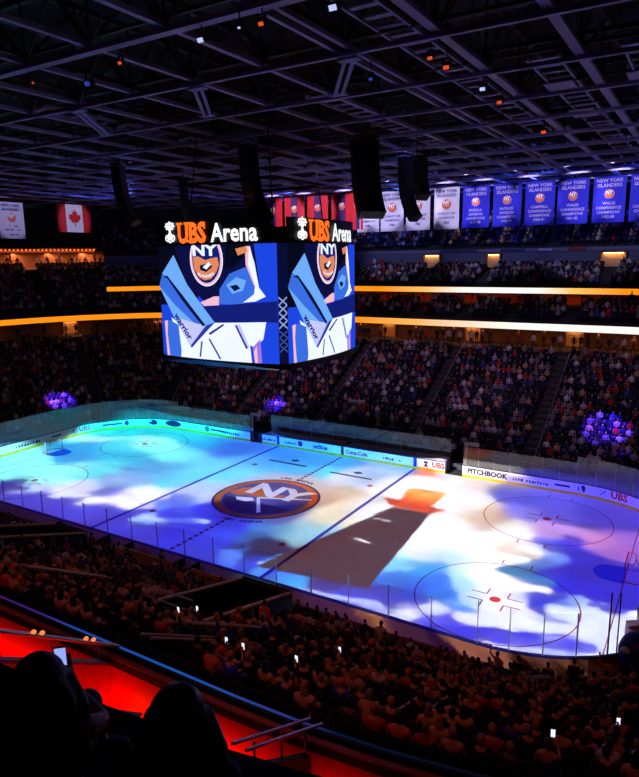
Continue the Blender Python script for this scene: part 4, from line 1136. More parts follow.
# seats and spectators of the near stand
AIS = [(-9.5, 'left aisle'), (2.4, 'centre aisle'), (17.9, 'middle aisle')]
AIC = [(23, 'corner aisle'), (55, 'goal-end aisle')]
SECT = 'left aisle', 'centre aisle', 'middle aisle', 'corner aisle', 'goal-end aisle'
places = []
for r in range(NROW):
    d = D0+ROW*r; z = zrow(r); straight = 2*CX; Rr = CR+d
    L = straight+Rr*PI/2*.95
    sa = [a+CX for a, n in AIS]+[straight+Rr*math.radians(a) for a, n in AIC]
    cnt = {}
    n = int(L/.56)
    for i in range(n):
        s = (i+.5)*.56
        if any(abs(s-q) < .62 for q in sa): continue
        if s < straight: p = (s-CX, -HY, 0, -1)
        else:
            a = math.radians(270)+(s-straight)/Rr; p = (CX+CR*math.cos(a), -CY+CR*math.sin(a), math.cos(a), math.sin(a))
        if any(x0-.4 < p[0]+p[2]*d < x1+.4 and d0-.3 < d < d1+.5 for x0, x1, d0, d1 in VOM) and p[2] == 0: continue
        if r < 1 and p[2] == 0 and p[0] < 9: continue
        k = sum(s > q for q in sa); cnt[k] = cnt.get(k, 0)+1
        pos = at(p, d-.05, z); pr = proj(pos+Vector((0, 0, .9)))
        if d > 17.2: continue
        places.append(dict(pos=pos, rz=math.atan2(p[3], p[2])+PI/2, row=r, sec=k, idx=cnt[k]-1, pr=pr, vis=bool(pr and -8 < pr[0] < 647 and 480 < pr[1] < 790)))
def where(q):
    sec = 'seat short of the left aisle' if q['sec'] == 0 else 'seat past the '+SECT[q['sec']-1]
    return '%s row up, %s %s' % (nth(q['row']), nth(q['idx']), sec)
vis = sorted([q for q in places if q['vis']], key=lambda q: q['pr'][2])
for q in places: q['occ'] = random.random() < .56
# distinct people asked for by the photograph: nearest free seat to a given pixel
def seat_at(px, py):
    q = min((q for q in vis if not q.get('sp')), key=lambda q: (q['pr'][0]-px)**2+(q['pr'][1]-py)**2); q['sp'] = True; q['occ'] = True; return q
special = []
for px, py, pose, top, num, tl in ((508, 716, 'sit', 'black', '19', 'person in black jersey with orange number nineteen in the near stand'),
        (527, 722, 'sit', 'black', '53', 'person in black jersey with orange number fifty-three in the near stand'),
        (311, 688, 'stand', 'black', '13', 'standing person in dark jersey with orange number above the blue ledge strip'),
        (394, 664, 'stand', 'navy', '25', 'standing person in navy jersey with red number below the big faceoff circle'),
        (380, 665, 'stand', 'charcoal', '8', 'standing person in charcoal jersey with red number beside a navy jersey'),
        (265, 622, 'stand', 'orange', '18', 'standing person in orange jersey with white number right of the beige wall'),
        (296, 628, 'stand', 'tan', '27', 'standing person in pale jersey with dark number right of an orange jersey'),
        (383, 634, 'stand', 'white', None, 'standing person in white top seen against the dark rows below the dark tower'),
        (566, 718, 'sit', 'navy', '13', 'seated person in navy jersey with orange number at the lower right'),
        (389, 738, 'sit', 'orange', None, 'seated person in bright orange top close to the red balcony wall'),
        (463, 680, 'sit', 'red', None, 'seated person in red top left of the white phone light'),
        (468, 698, 'sit_cap', 'green', None, 'seated person in green top and cap below the red one'),
        (614, 748, 'sit', 'tan', None, 'seated person in pale tan top at the lower right corner'),
        (452, 708, 'sit_phone', 'orange', None, 'seated person in orange top raising a hand left of the green top')):
    q = seat_at(px, py)
    o = person(pose, q['pos'], q['rz'], M_clo[top], M_hai['dark'], M_skin, M_clo['black'], tl)
    q['done'] = True
    if num: jersey_number(o, pose, num, {'orange': M_pure, 'tan': M_ink, 'navy': M_orange, 'charcoal': M_redink}.get(top, M_orange), M_orange if top != 'orange' else M_pure)
N_IND = 300-len(special)-14-8
ind = 0; tops = ['navy', 'royal blue', 'black', 'charcoal', 'black', 'navy', 'charcoal', 'white', 'orange', 'red', 'grey', 'tan']
plist = ['sit', 'sit_long', 'sit_lean', 'sit_cap', 'sit', 'sit_long', 'sit_phone', 'sit', 'sit_cheer', 'stand']
WORD = {'sit': 'seated', 'sit_long': 'long-haired seated', 'sit_lean': 'seated', 'sit_cap': 'capped seated', 'sit_phone': 'seated', 'sit_cheer': 'cheering', 'stand': 'standing'}
phones = []
rest = [q for q in places if not q['vis']]
for q in vis:
    if not q['occ'] or q.get('done'): continue
    if ind >= N_IND: rest.append(q); continue
    ind += 1; q['done'] = True
    tp = random.choice(tops); po = random.choices(plist, [6, 6, 4, 4, 6, 4, 2, 6, .5, .6])[0]; ha = random.choice(['dark', 'brown', 'dark', 'blond', 'grey'])
    lb = '%s person in %s top, %s' % (WORD[po], tp, where(q))
    hm = M_hai[ha] if po != 'sit_cap' else M_clo[random.choice(['navy', 'orange', 'black', 'royal blue'])]
    sc = random.uniform(.95, 1.05)
    person(po, q['pos'], q['rz']+random.uniform(-.25, .25), M_clo[tp], hm, M_skin if random.random() < .8 else M_skin2, M_clo[random.choice(['black', 'navy', 'charcoal'])], lb, 'spectators in the near stand', sc)
    if po == 'sit_phone' and len(phones) < 8: phones.append((q, sc))
# lit phones held by some of them
M_phone = emat('phone_screen', (225, 232, 255), 1.3)
def phone(loc, rz, label, k=1., m=None):
    e = empty('phone', loc, rz, label, 'phone', 'lit phones')
    q = MB(); q.box((0, .006, 0), (.085*k, .01, .17*k)); q.build('case', M_black, e)
    q = MB(); q.box((0, -.001, 0), (.077*k, .004, .158*k)); q.build('screen', m or M_phone, e)
    q = MB(); q.box((.02*k, .013, .055*k), (.03*k, .004, .03*k)); q.build('camera_bump', M_dark, e)
for q, sc in phones:
    P = POSES['sit_phone']['P']['wrR']; c, s = math.cos(q['rz']), math.sin(q['rz'])
    loc = q['pos']+Vector(((P[0]-.03)*c-(P[1]+.06)*s, (P[0]-.03)*s+(P[1]+.06)*c, P[2]+.13))*sc
    phone(loc, q['rz'], 'bright phone held up, '+where(q), 1.15)
# people standing at the boards and in the aisles
for px, py, pose, top, yy, lb in ((277, 575, 'stand', 'black', -14.1, 'dark standing person against the ice at the near boards, under the dark tower'),
        (498, 648, 'stand_wave', 'black', -14.3, 'dark standing person with raised arm against the ice, left of the right corner'),
        (519, 652, 'stand', 'black', -14.2, 'dark standing person against the ice, just right of the one with raised arm'),
        (549, 652, 'stand', 'navy', -14.0, 'dark navy standing person against the near right boards'),
        (575, 655, 'stand', 'charcoal', -13.2, 'dark charcoal standing person against the near right corner boards'),
        (609, 655, 'stand_wave', 'black', -12.4, 'dark standing person with raised arm beside the tall pole'),
        (162, 553, 'stand', 'black', -14.2, 'dark standing person against the ice between the beige penalty boxes'),
        (92, 540, 'stand', 'black', -14.6, 'dark standing person behind the left beige penalty box'),
        (182, 598, 'stand', 'tan', -20.0, 'standing person in tan jacket at the head of the left stair opening'),
        (165, 605, 'stand_walk', 'green', -21.5, 'long-haired standing person in dark green beside the tan jacket'),
        (121, 575, 'stand', 'tan', -18.2, 'standing person in tan top among dark rows left of the tan jacket')):
    # where the sight line meets the stand
    dv = (fw+r2*(px-319.5)/643.165-u2*(py-388.5)/643.165)
    t = (yy-EYE.y)/dv.y; hit = EYE+dv*t
    dist = max(0, -HY-yy); r = max(0, int((dist-D0+.5)/ROW)); z = zrow(r) if dist > 1.7 else 0
    if hit.x > CX:
        v = Vector((hit.x-CX, hit.y+CY)); dist = v.length-CR; r = max(0, int((dist-D0+.5)/ROW)); z = zrow(r) if dist > 1.7 else 0.
    person(pose, (hit.x, yy, z), random.uniform(-.3, .3), M_clo[top], M_hai['dark'], M_skin, M_clo['black'], lb)

# ---- arena seats: 300 nearest as things, the others as one mass
M_seatblue = M_seat
def seat_meshes():
    q = MB(); q.box((0, .02, .43), (.46, .42, .07)); a = q.mesh('seat_cushion', M_seat)
    q = MB(); q.box((0, -.23, .70), (.46, .06, .52), 0, Matrix.Rotation(.12, 3, 'X')); b = q.mesh('backrest', M_seat)
    q = MB(); q.box((0, -.27, .68), (.48, .03, .5), 0, Matrix.Rotation(.12, 3, 'X'))
    for s in (-1, 1): q.box((s*.24, -.02, .3), (.03, .3, .6))
    c = q.mesh('seat_frame', M_seat2)
    q = MB(); q.box((-.25, -.02, .62), (.05, .34, .035)); d = q.mesh('armrest', M_black)
    q = MB(); q.box((.25, -.02, .62), (.05, .34, .035)); g = q.mesh('armrest', M_black); return a, b, c, d, g
SEAT = seat_meshes()
vseat = [q for q in vis][:300]
for q in vseat:
    o = bpy.data.objects.new('arena_seat', SEAT[2]); COL.objects.link(o); o.location = q['pos']; o.rotation_euler = (0, 0, q['rz'])
    tag(o, 'dark navy folding arena seat, '+where(q), 'seat', 'seats of the near stand'); q['seat'] = True
    for nm, me in (('seat_cushion', SEAT[0]), ('backrest', SEAT[1]), ('armrest', SEAT[3]), ('armrest', SEAT[4])):
        c = bpy.data.objects.new(nm, me); COL.objects.link(c); c.parent = o
# ------------------------------------------------------------------ the remaining crowd and seats as masses
def low_person(stand):
    q = MB(); h = .95 if stand else .52
    q.tube([(0, 0, h-.06), (0, .0, h+.2), (0, -.01, h+.42), (0, 0, h+.54), (0, .01, h+.6)], [.15, .15, .18, .13, .05], 6, 2)
    q.ell((0, .03, h+.72), (.075, .09, .12), 6, 4, 0); q.ell((0, .0, h+.77), (.088, .1, .095), 6, 3, 1)
    for s in (-1, 1):
        if stand: q.tube([(s*.2, 0, h+.5), (s*.25, 0, h+.2), (s*.22, .12, h-.02)], [.06, .05, .04], 4, 2); q.tube([(s*.09, 0, h-.02), (s*.11, .02, .48), (s*.12, 0, .04)], [.09, .065, .05], 4, 3)
        else: q.tube([(s*.2, 0, h+.5), (s*.26, .06, h+.2), (s*.1, .28, h+.12)], [.06, .05, .04], 4, 2); q.tube([(s*.09, .03, h), (s*.13, .45, h), (s*.13, .47, .06)], [.09, .07, .05], 4, 3)
        q.ell((s*(.22 if stand else .08), .14 if stand else .3, h-.06 if stand else h+.13), (.04, .05, .03), 4, 3, 0)
    return q
def tris(q):
    V = np.array(q.v, np.float32); T, R = [], np.zeros(len(V), int)
    for f, m in zip(q.f, q.m):
        for i in range(1, len(f)-1): T.append((f[0], f[i], f[i+1]))
        for i in f: R[i] = m
    return V, np.array(T, np.int32), R
LOW = [tris(low_person(False)), tris(low_person(True))]
def bake(name, items, protos, colours, m):
    """items: (proto index, x, y, z, rz, scale, colour row)"""
    VV, TT, CCc = [], [], []; off = 0
    for k, (V, T, R) in enumerate(protos):
        it = [i for i in items if i[0] == k]
        if not it: continue
        A = np.array([i[1:6] for i in it], np.float32); n = len(it)
        c, s = np.cos(A[:, 3])[:, None], np.sin(A[:, 3])[:, None]
        X = (V[None, :, 0]*c-V[None, :, 1]*s)*A[:, 4:5]+A[:, 0:1]; Y = (V[None, :, 0]*s+V[None, :, 1]*c)*A[:, 4:5]+A[:, 1:2]; Z = V[None, :, 2]*A[:, 4:5]+A[:, 2:3]
        VV.append(np.stack([X, Y, Z], 2).reshape(-1, 3))
        TT.append((T[None]+(np.arange(n)*len(V))[:, None, None]).reshape(-1, 3)+off); off += n*len(V)
        if colours: CCc.append(np.array([i[6] for i in it], np.float32)[:, R, :].reshape(-1, 3))
    V = np.concatenate(VV); T = np.concatenate(TT)
    me = bpy.data.meshes.new(name); me.vertices.add(len(V)); me.vertices.foreach_set('co', V.ravel())
    me.loops.add(T.size); me.loops.foreach_set('vertex_index', T.ravel().astype(np.int32))
    me.polygons.add(len(T)); me.polygons.foreach_set('loop_start', np.arange(0, T.size, 3, dtype=np.int32))
    if colours:
        a = me.attributes.new('cloth', 'FLOAT_COLOR', 'POINT'); C = np.concatenate(CCc)
        a.data.foreach_set('color', np.concatenate([C, np.ones((len(C), 1), np.float32)], 1).ravel())
    me.materials.append(m); me.update(); me.validate()
    o = bpy.data.objects.new(name, me); COL.objects.link(o); return o
M_crowd = bpy.data.materials.new('crowd_clothing'); M_crowd.use_nodes = True
_nt = M_crowd.node_tree; _a = _nt.nodes.new('ShaderNodeAttribute'); _a.attribute_name = 'cloth'
_nt.links.new(_a.outputs['Color'], _nt.nodes['Principled BSDF'].inputs['Base Color']); _nt.nodes['Principled BSDF'].inputs['Roughness'].default_value = .85
SK = [lin(c) for c in ((215, 160, 130), (205, 150, 120), (220, 170, 145), (130, 88, 66))]
HR = [lin(HAI[k]) for k in ('dark', 'brown', 'dark', 'brown', 'blond')]+[lin((30, 50, 130))]
SH_ = [lin(CLO[k]) for k in ('navy', 'navy', 'navy', 'black', 'black', 'black', 'charcoal', 'charcoal', 'white', 'grey', 'grey', 'tan', 'red', 'navy')]+[lin((196, 170, 190)), lin((140, 90, 70)), lin((60, 70, 140))]
def colrow(): return (random.choice(SK), random.choice(HR), random.choice(SH_), lin(random.choice([(22, 26, 48), (20, 20, 24), (40, 44, 70)])))
crowd, seats = [], []
for q in places:
    if q.get('seat') is None: seats.append((0, q['pos'].x, q['pos'].y, q['pos'].z, q['rz'], 1.))
    if q['occ'] and not q.get('done'): crowd.append((0, q['pos'].x, q['pos'].y, q['pos'].z, q['rz']+random.uniform(-.3, .3), random.uniform(.94, 1.05), colrow()))
def fill(path, rows, occ, aisles=(), stand=.03, hole=None, sp=.56):
    for d, z in rows:
        nx = random.random()*sp; acc = 0
        for a, b in zip(path[:-1], path[1:]):
            p0, p1 = at(a, d, z), at(b, d, z); L = (p1-p0).length
            while nx <= acc+L:
                t = (nx-acc)/L; nx += sp
                p = p0.lerp(p1, t); n = Vector((a[2]+(b[2]-a[2])*t, a[3]+(b[3]-a[3])*t)).normalized()
                base = p-Vector((n.x*d, n.y*d, 0))
                bad = False
                for kind, v in aisles:
                    if kind == 'x' and n.y > .99 and abs(base.x-v) < .75: bad = True
                    if kind == 'a' and abs(math.radians(v)-math.atan2(n.y, n.x))*(d+CR) < .75: bad = True
                if bad: continue
                rz = math.atan2(n.y, n.x)+PI/2
                seats.append((0, p.x, p.y, p.z, rz, 1.))
                if random.random() < (occ if not callable(occ) else occ(p.x, p.y, d)):
                    crowd.append((1 if random.random() < stand else 0, p.x, p.y, p.z, rz+random.uniform(-.35, .35), random.uniform(.94, 1.06), colrow()))
            acc += L
FA = [('x', x) for x in FAR_A]+[('a', 112), ('a', 150), ('a', 60), ('a', 30)]
LOWP = rend(-2, CY, 3)+FR(0, 90, 16)[1:]+far(CX, -CX, 20)[1:]+FL(90, 180, 16)[1:]+lend(CY, -CY, 4)[1:]+NL(180, 240, 8)[1:]
fill(LOWP, [(D0+ROW*r-.05, zrow(r)) for r in range(1, NROW)], lambda x, y, d: .86 if not (-11 < x < 11 and d < 5) else .35, FA)
MID = [(18.75+.95*r, 12.5+.42*r) for r in range(4)]
fill(UP, MID, .8, [('x', x) for x in (17.3, 11, 5.6, 0, -5.6)])
fill(UP, [(d+.25, z) for d, z in UR], .85, [('x', x) for x in (20, 6.2, -2.0, -12)])
fill(UP, [(d+.2, z) for d, z in TR], .85, [('x', x) for x in (13, -2, -16)])
fill(LE, [(d+.25, z) for d, z in LR[1:]], .85, [('a', 156), ('a', 172)])
ns = len(seats)
_keep = seats; seats = []
def standers(path, d, z, occ): fill(path, [(d, z)], occ, (), 1., None, .7)
standers(UP, 18.7, 9.3, .5); standers(UP, 20.5, 9.3, .3); standers(UP, 23.4, 13.9, .35); standers(LE, 31.6, 18.6, .35); standers(LE, 19, 9.3, .4)
seats = _keep
# suspended group of seats far away get a lighter proto
_q = MB(); _q.box((0, .02, .43), (.46, .42, .07)); _q.box((0, -.24, .70), (.46, .07, .52))
ST = tris(_q)
tag(bake('spectators', crowd, LOW, True, M_crowd), 'crowd of spectators filling the far and upper stands', 'crowd', None, 'stuff')
tag(bake('arena_seats', seats, [ST], False, M_seat), 'rows of dark navy seats of the far and upper stands', 'seats', None, 'stuff')

# ------------------------------------------------------------------ people right in front of the camera
POSES['front_long'] = person_meshes('sit_phone_close', True)
def big_hair(P, bun):
    h = Vector(P['head']); q = MB()
    q.ell(h+Vector((0, -.03, .03)), (.115, .125, .12), 16, 11); q.ell(h+Vector((0, -.06, -.12)), (.15, .085, .2), 14, 10); q.ell(h+Vector((0, -.075, -.3)), (.19, .08, .22), 14, 10)
    for s in (-1, 1): q.tube([h+Vector((s*.09, 0, .02)), h+Vector((s*.13, -.01, -.16)), h+Vector((s*.16, -.02, -.36)), h+Vector((s*.14, -.03, -.46))], [.05, .07, .06, .02], 8)
    if bun: q.ell(h+Vector((.03, -.05, .13)), (.06, .06, .05), 10, 8)
    return fuse('hair', [(q.v, q.f)], .012)
POSES['front_long']['hair'] = big_hair(POSES['front_long']['P'], False)
POSES['front_bun'] = dict(POSES['sit_long']); POSES['front_bun']['hair'] = big_hair(POSES['sit_long']['P'], True)
for k in ('front_long', 'front_bun'):
    for n in ('body', 'top', 'trousers', 'hair'):
        POSES[k][n].materials.clear(); POSES[k][n].materials.append(M_skin)
def front(px, py, t, pose, rz, top, lb, sc=1.):
    dv = (fw+r2*(px-319.5)/643.165-u2*(py-388.5)/643.165); p = EYE+dv*t
    loc = Vector((p.x, p.y, p.z-1.39*sc))
    return person(pose, loc, rz, top, M_hai['dark'], M_skin, M_clo['black'], lb, None, sc), loc
f1, l1 = front(36, 654, 2.75, 'front_long', .93, M_clo['black'], 'long dark-haired person in black at the lower left, holding up a phone', 1.0)
f2, l2 = front(176, 686, 2.5, 'front_bun', .5, M_clo['black'], 'dark-haired person in black with hair tied up, lower left beside the one with a phone', .98)
f3, l3 = front(86, 690, 3.9, 'sit_long', .6, M_clo['navy'], 'long-haired person in navy jacket just beyond the one holding a phone', 1.0)
P = POSES['front_long']['P']['wrR']; c, s = math.cos(.93), math.sin(.93)
phone(l1+Vector(((P[0]-.02)*c-(P[1]+.02)*s, (P[0]-.02)*s+(P[1]+.02)*c, P[2]+.12)), .75, 'phone with bluish lit screen held up by the long-haired person at lower left', .66, emat('phone_blue', (150, 165, 255), 1.1))
# the seats these people sit on
for l, w in ((l1, 'holding the phone'), (l2, 'with hair tied up'), (l3, 'in navy')):
    o = bpy.data.objects.new('arena_seat', SEAT[2]); COL.objects.link(o); o.location = l; o.rotation_euler = (0, 0, .55)
    tag(o, 'dark seat under the long-haired person '+w+', at the lower left', 'seat', 'seats of the upper deck')
    for nm, me in (('seat_cushion', SEAT[0]), ('backrest', SEAT[1]), ('armrest', SEAT[3]), ('armrest', SEAT[4])):
        c = bpy.data.objects.new(nm, me); COL.objects.link(c); c.parent = o

# ------------------------------------------------------------------ light
W = bpy.data.worlds.new('world'); SC.world = W; W.use_nodes = True
W.node_tree.nodes['Background'].inputs[0].default_value = (.02, .02, .035, 1); W.node_tree.nodes['Background'].inputs[1].default_value = .05
def lamp(name, typ, loc, energy, rgb, target=None, **kw):
    l = bpy.data.lights.new(name, typ); l.energy = energy; l.color = lin(rgb)
    for k, v in kw.items(): setattr(l, k, v)
    o = bpy.data.objects.new(name, l); COL.objects.link(o); o.location = loc
    if target is not None: o.rotation_euler = (Vector(target)-Vector(loc)).to_track_quat('-Z', 'Y').to_euler()
    return o
AMB = 1.
ICE=[(-25.78,-6.01,3.18,164,254,250),
(-25.44,-3.0,1.88,168,255,255),
(-24.02,-0.34,2.21,49,180,235),
(-26.61,5.39,1.69,184,255,255),
(-26.6,9.74,1.47,41,225,235),
(-22.43,11.98,2.18,49,220,235),
(-21.06,7.49,2.28,176,255,250),
(-14.94,9.5,2.36,41,180,235),
(-11.38,10.16,2.9,65,135,235),
(-14.32,5.74,2.36,135,242,250),
(-19.3,3.01,2.63,65,209,235),
(-18.13,-1.79,2.4,114,231,245),
(-13.91,0.53,2.83,98,186,230),
(-14.26,-1.63,2.4,159,192,230),
(-9.41,-0.2,2.2,122,225,245),
(-21.0,-4.05,2.73,172,255,255),
(-19.57,-8.21,1.42,210,225,250),
(-21.69,-9.1,2.16,40,60,170),
(-18.33,-10.02,2.16,80,90,210),
(-13.58,-9.68,2.3,85,85,215),
(-12.71,-7.41,1.5,240,240,255),
(-10.86,-5.86,1.29,240,230,250),
(-9.52,-3.75,1.54,235,245,255),
(-6.84,-1.71,1.85,205,220,250),
(-7.65,3.98,2.81,131,225,250),
(-7.46,7.59,2.65,98,186,245),
(-5.1,11.16,2.65,65,158,250),
(-2.1,8.39,2.1,90,197,250),
(0.49,7.8,1.77,114,220,250),
(-5.16,-8.01,1.49,170,200,255),
(-4.58,-7.01,0.9,50,70,220),
(-7.71,-9.66,1.59,80,80,215),
(-3.62,-10.49,1.54,80,80,210),
(-1.41,-6.56,1.47,45,70,220),
(1.66,-7.9,1.32,70,110,230),
(0.35,-9.59,1.32,60,80,220),
(4.11,-9.27,0.9,100,150,240),
(3.89,-11.08,1.13,60,80,220),
(3.32,-6.57,1.02,50,120,170),
(5.84,-7.4,1.58,45,55,105),
(-0.8,-3.5,1.87,30,50,190),
(5.02,-4.61,1.18,120,175,210),
(-1.17,1.44,3.07,190,200,225),
(0.78,3.95,2.39,215,205,205),
(4.12,-1.21,1.59,90,110,170),
(5.76,3.94,1.85,225,205,180),
(6.66,-0.92,1.92,228,222,200),
(6.8,-4.02,1.92,165,205,215),
(3.33,7.46,1.77,235,235,240),
(4.84,11.52,2.03,190,215,250),
(2.44,13.76,2.12,90,175,250),
(5.85,13.81,2.05,120,190,250),
(8.6,7.71,2.29,250,250,250),
(4.16,1.74,1.83,210,180,165),
(8.57,2.95,2.68,245,245,245),
(11.41,9.85,2.19,255,255,255),
(14.09,7.28,2.3,250,250,255),
(15.44,1.26,1.93,255,255,255),
(17.73,-1.2,1.44,250,250,250),
(14.82,-2.85,1.31,240,245,255),
(14.65,-4.96,1.31,150,215,245),
(16.29,-5.6,1.09,60,170,230),
(16.47,-8.07,0.9,40,110,220),
(17.99,-7.47,0.9,50,140,235),
(15.36,-7.31,1.14,60,140,225),
(19.53,-8.39,0.9,120,170,240),
(18.54,-9.69,0.9,230,235,255),
(18.79,-11.04,1.14,120,120,235),
(20.5,-10.39,1.14,75,75,225),
(16.8,-3.42,1.38,200,225,245),
(16.75,4.08,1.73,225,205,185),
(18.43,1.01,0.9,255,255,255),
(20.16,-1.5,1.34,255,255,255),
(21.53,-2.61,1.03,65,130,170),
(21.13,1.08,0.99,250,250,250),
(19.49,3.54,1.66,250,245,240),
(19.84,-4.75,1.08,250,250,250),
(21.1,-5.96,1.08,240,240,245),
(19.74,-7.26,0.9,200,225,245),
(22.57,-0.14,0.93,130,160,230),
(18.13,10.3,1.91,110,110,215),
(21.09,11.19,1.84,115,105,215),
(24.06,11.37,1.81,95,85,200),
(19.28,7.28,1.57,150,140,220),
(21.72,7.97,1.77,120,105,210),
(21.93,5.12,1.6,205,165,225),
(25.0,4.72,1.2,220,160,215),
(26.87,4.87,2.23,170,120,200),
(23.6,3.38,1.24,70,65,210),
(21.8,2.54,1.24,100,110,220),
(24.35,0.87,1.25,35,45,200),
(23.64,-3.29,0.9,40,60,210),
(23.27,-5.5,0.9,40,70,215),
(26.22,-3.81,0.9,60,60,210),
(25.03,-3.18,0.9,35,45,205),
(25.24,-5.96,0.9,190,215,255),
(26.56,-6.23,1.3,240,240,255),
(27.09,0.11,1.32,70,50,190),
(24.47,-6.04,0.9,80,120,230),
(23.21,-7.59,0.9,250,250,255),
(21.47,-8.24,1.15,240,240,250),
(24.68,-8.41,0.9,85,85,225),
(23.2,-9.68,0.91,80,80,225),
(21.75,-10.1,0.9,70,70,220),
(26.45,-8.73,1.11,230,235,255),
(25.58,-9.23,0.9,110,110,235),
(24.53,-10.03,0.9,210,215,255),
(22.53,-10.99,0.91,220,220,255),
(23.79,-7.83,0.9,200,205,250),
(10.76,14.12,1.91,250,250,255),
(9.01,12.83,1.35,255,150,60),
(14.02,12.77,2.19,250,235,220),
(16.42,12.06,1.55,150,140,190),
(9.98,11.14,1.21,250,245,245),
(22.2,13.62,1.81,100,90,210),
(25.75,9.14,2.61,100,80,190),
(-0.53,11.39,2.31,82,180,250),
(4.5,8.11,2.12,200,215,245),
(8.92,-9.79,1.08,70,120,235),
(9.44,-11.12,1.52,90,190,240),
(11.69,-10.12,1.52,90,80,150),
(13.22,-10.99,1.21,110,110,230),
(15.18,-11.01,1.08,120,120,235),
(16.9,-10.75,1.16,235,235,255),
(15.44,-9.6,1.14,80,90,180),
(10.28,-7.12,1.86,60,70,160),
(8.57,-8.09,1.22,60,90,190),
(6.95,-10.3,1.63,60,90,210),
(-27.43,7.8,1.58,57,231,240),
(-25.53,11.86,1.93,49,225,235),
(-18.94,12.37,3.06,57,225,240),
(-25.53,2.88,1.75,57,192,240),
(-17.67,6.32,2.22,155,255,250),
(-23.25,4.55,2.15,98,231,245),
(-15.64,-6.6,1.88,235,240,255),
(-12.94,-5.65,1.29,120,140,230),
(-8.88,-6.05,1.48,245,240,255),
(-6.67,-4.3,1.75,120,150,235),
(-2.67,-4.54,1.33,60,80,220),
(-4.12,-5.83,1.2,90,120,235),
(1.26,-5.7,1.39,50,80,215),
(-9.68,-8.94,1.86,90,100,225),
(-5.25,-10.41,1.49,70,80,215),
(-2.02,-8.59,1.54,50,60,215),
(1.92,-9.8,1.19,60,85,220),
(4.28,-10.53,0.9,120,170,250),
(4.02,-8.07,1.02,60,120,200),
(3.21,-5.22,1.18,90,150,210),
(3.1,-2.47,1.71,110,120,190),
(25.24,-0.94,1.14,30,38,190),
(23.78,-1.02,0.9,38,45,200),
(23.12,-2.15,0.9,60,75,210),
(22.61,-3.88,0.9,70,100,200),
(26.3,-2.45,0.9,45,50,205),
(27.05,-2.02,1.22,60,60,205),
(19.26,0.55,0.9,255,250,245),
(16.17,7.2,1.29,255,235,210),
(17.45,5.58,1.28,215,185,160),
(19.84,0.89,0.9,235,215,190),
(22.28,-1.1,0.9,90,130,190),
(22.5,-4.63,0.9,230,240,250),
(22.18,-6.75,0.9,250,250,255),
(18.73,-6.09,0.97,180,220,245),
(18.82,-8.05,0.9,70,150,235),
(17.17,-6.98,0.9,45,130,225),
(17.33,-8.9,0.9,60,90,210)]
STROKES=[(-12.89,-7.77,-7.9,-4.2,0.8,244,244,255),(-6.38,-8.69,-1.21,-6.23,0.45,190,215,255),(-22.9,-8.88,-19.96,-8.43,0.6,44,60,170),(-13.75,-10.02,-13.41,-8.06,0.7,70,74,200),(-8.84,-9.17,-6.36,-6.84,0.6,70,80,210),(-5.01,-6.56,2.81,-8.75,1.0,44,66,214),(3.54,-8.89,4.67,-6.96,0.5,40,60,120),(5.05,-7.49,7.18,-7.18,0.5,40,50,84),(6.65,-9.67,7.82,-9.64,0.25,225,230,250),(9.33,-9.26,10.6,-9.14,0.2,215,215,240),(19.06,-11.44,22.41,-10.55,0.5,66,64,215),(22.41,-10.55,26.52,-9.18,0.55,78,74,222),(20.18,-9.45,26.03,-7.63,0.7,240,242,255),(16.84,6.85,17.58,2.87,0.5,214,186,160),(19.39,0.09,21.42,-0.13,0.6,222,205,190),(20.58,-3.0,23.2,-3.12,0.6,70,140,185),(20.25,-5.08,23.26,-4.19,0.5,246,246,252),(24.51,-6.26,27.71,-5.57,0.8,225,232,255),(6.16,2.35,6.49,-2.11,0.8,232,220,190),(7.1,-8.26,7.16,-11.1,0.5,90,170,225),(15.99,-9.41,13.03,-10.04,0.5,70,80,200),(10.7,-11.37,15.62,-10.63,0.35,200,210,250)]

# the projector that paints the show onto the ice
PL = Vector((0., -32., 27.)); GAIN = 1.16
po = lamp('ice_projector', 'SPOT', PL, 1000, (255, 255, 255), (0, 0, 0), spot_size=2.35, spot_blend=0., shadow_soft_size=.04)
l = po.data; l.use_nodes = True; nt = l.node_tree; em = nt.nodes['Emission']
def N(t, **kw):
    n = nt.nodes.new(t)
    for k, v in kw.items(): setattr(n, k, v)
    return n
def inp(n, i, v):
    if hasattr(v, 'is_linked') or hasattr(v, 'links'): nt.links.new(v, n.inputs[i])
    else: n.inputs[i].default_value = v
def mth(op, a, b=0., c=0.):
    n = N('ShaderNodeMath', operation=op); inp(n, 0, a); inp(n, 1, b); inp(n, 2, c); return n.outputs[0]
def vm(op, a, b=(0, 0, 0), out=0, scale=None):
    n = N('ShaderNodeVectorMath', operation=op); inp(n, 0, a); inp(n, 1, b)
    if scale is not None: inp(n, 3, scale)
    return n.outputs[out]
geo = N('ShaderNodeNewGeometry'); sep = N('ShaderNodeSeparateXYZ'); nt.links.new(geo.outputs['Incoming'], sep.inputs[0])
zz = mth('MINIMUM', sep.outputs[2], -.05); tt = mth('DIVIDE', -PL.z, zz)
wx = mth('MULTIPLY_ADD', sep.outputs[0], tt, PL.x); wy = mth('MULTIPLY_ADD', sep.outputs[1], tt, PL.y)
cb = N('ShaderNodeCombineXYZ'); inp(cb, 0, wx); inp(cb, 1, wy); P0 = cb.outputs[0]
n1 = N('ShaderNodeTexNoise'); n1.inputs['Scale'].default_value = .28; n1.inputs['Detail'].default_value = 5; nt.links.new(P0, n1.inputs['Vector'])
n1b = N('ShaderNodeTexNoise'); n1b.inputs['Scale'].default_value = 1.1; n1b.inputs['Detail'].default_value = 6; n1b.inputs['Roughness'].default_value = .65; nt.links.new(P0, n1b.inputs['Vector'])
o1 = vm('ADD', vm('SCALE', vm('SUBTRACT', n1.outputs['Color'], (.5, .5, .5)), scale=3.0), vm('SCALE', vm('SUBTRACT', n1b.outputs['Color'], (.5, .5, .5)), scale=2.2))
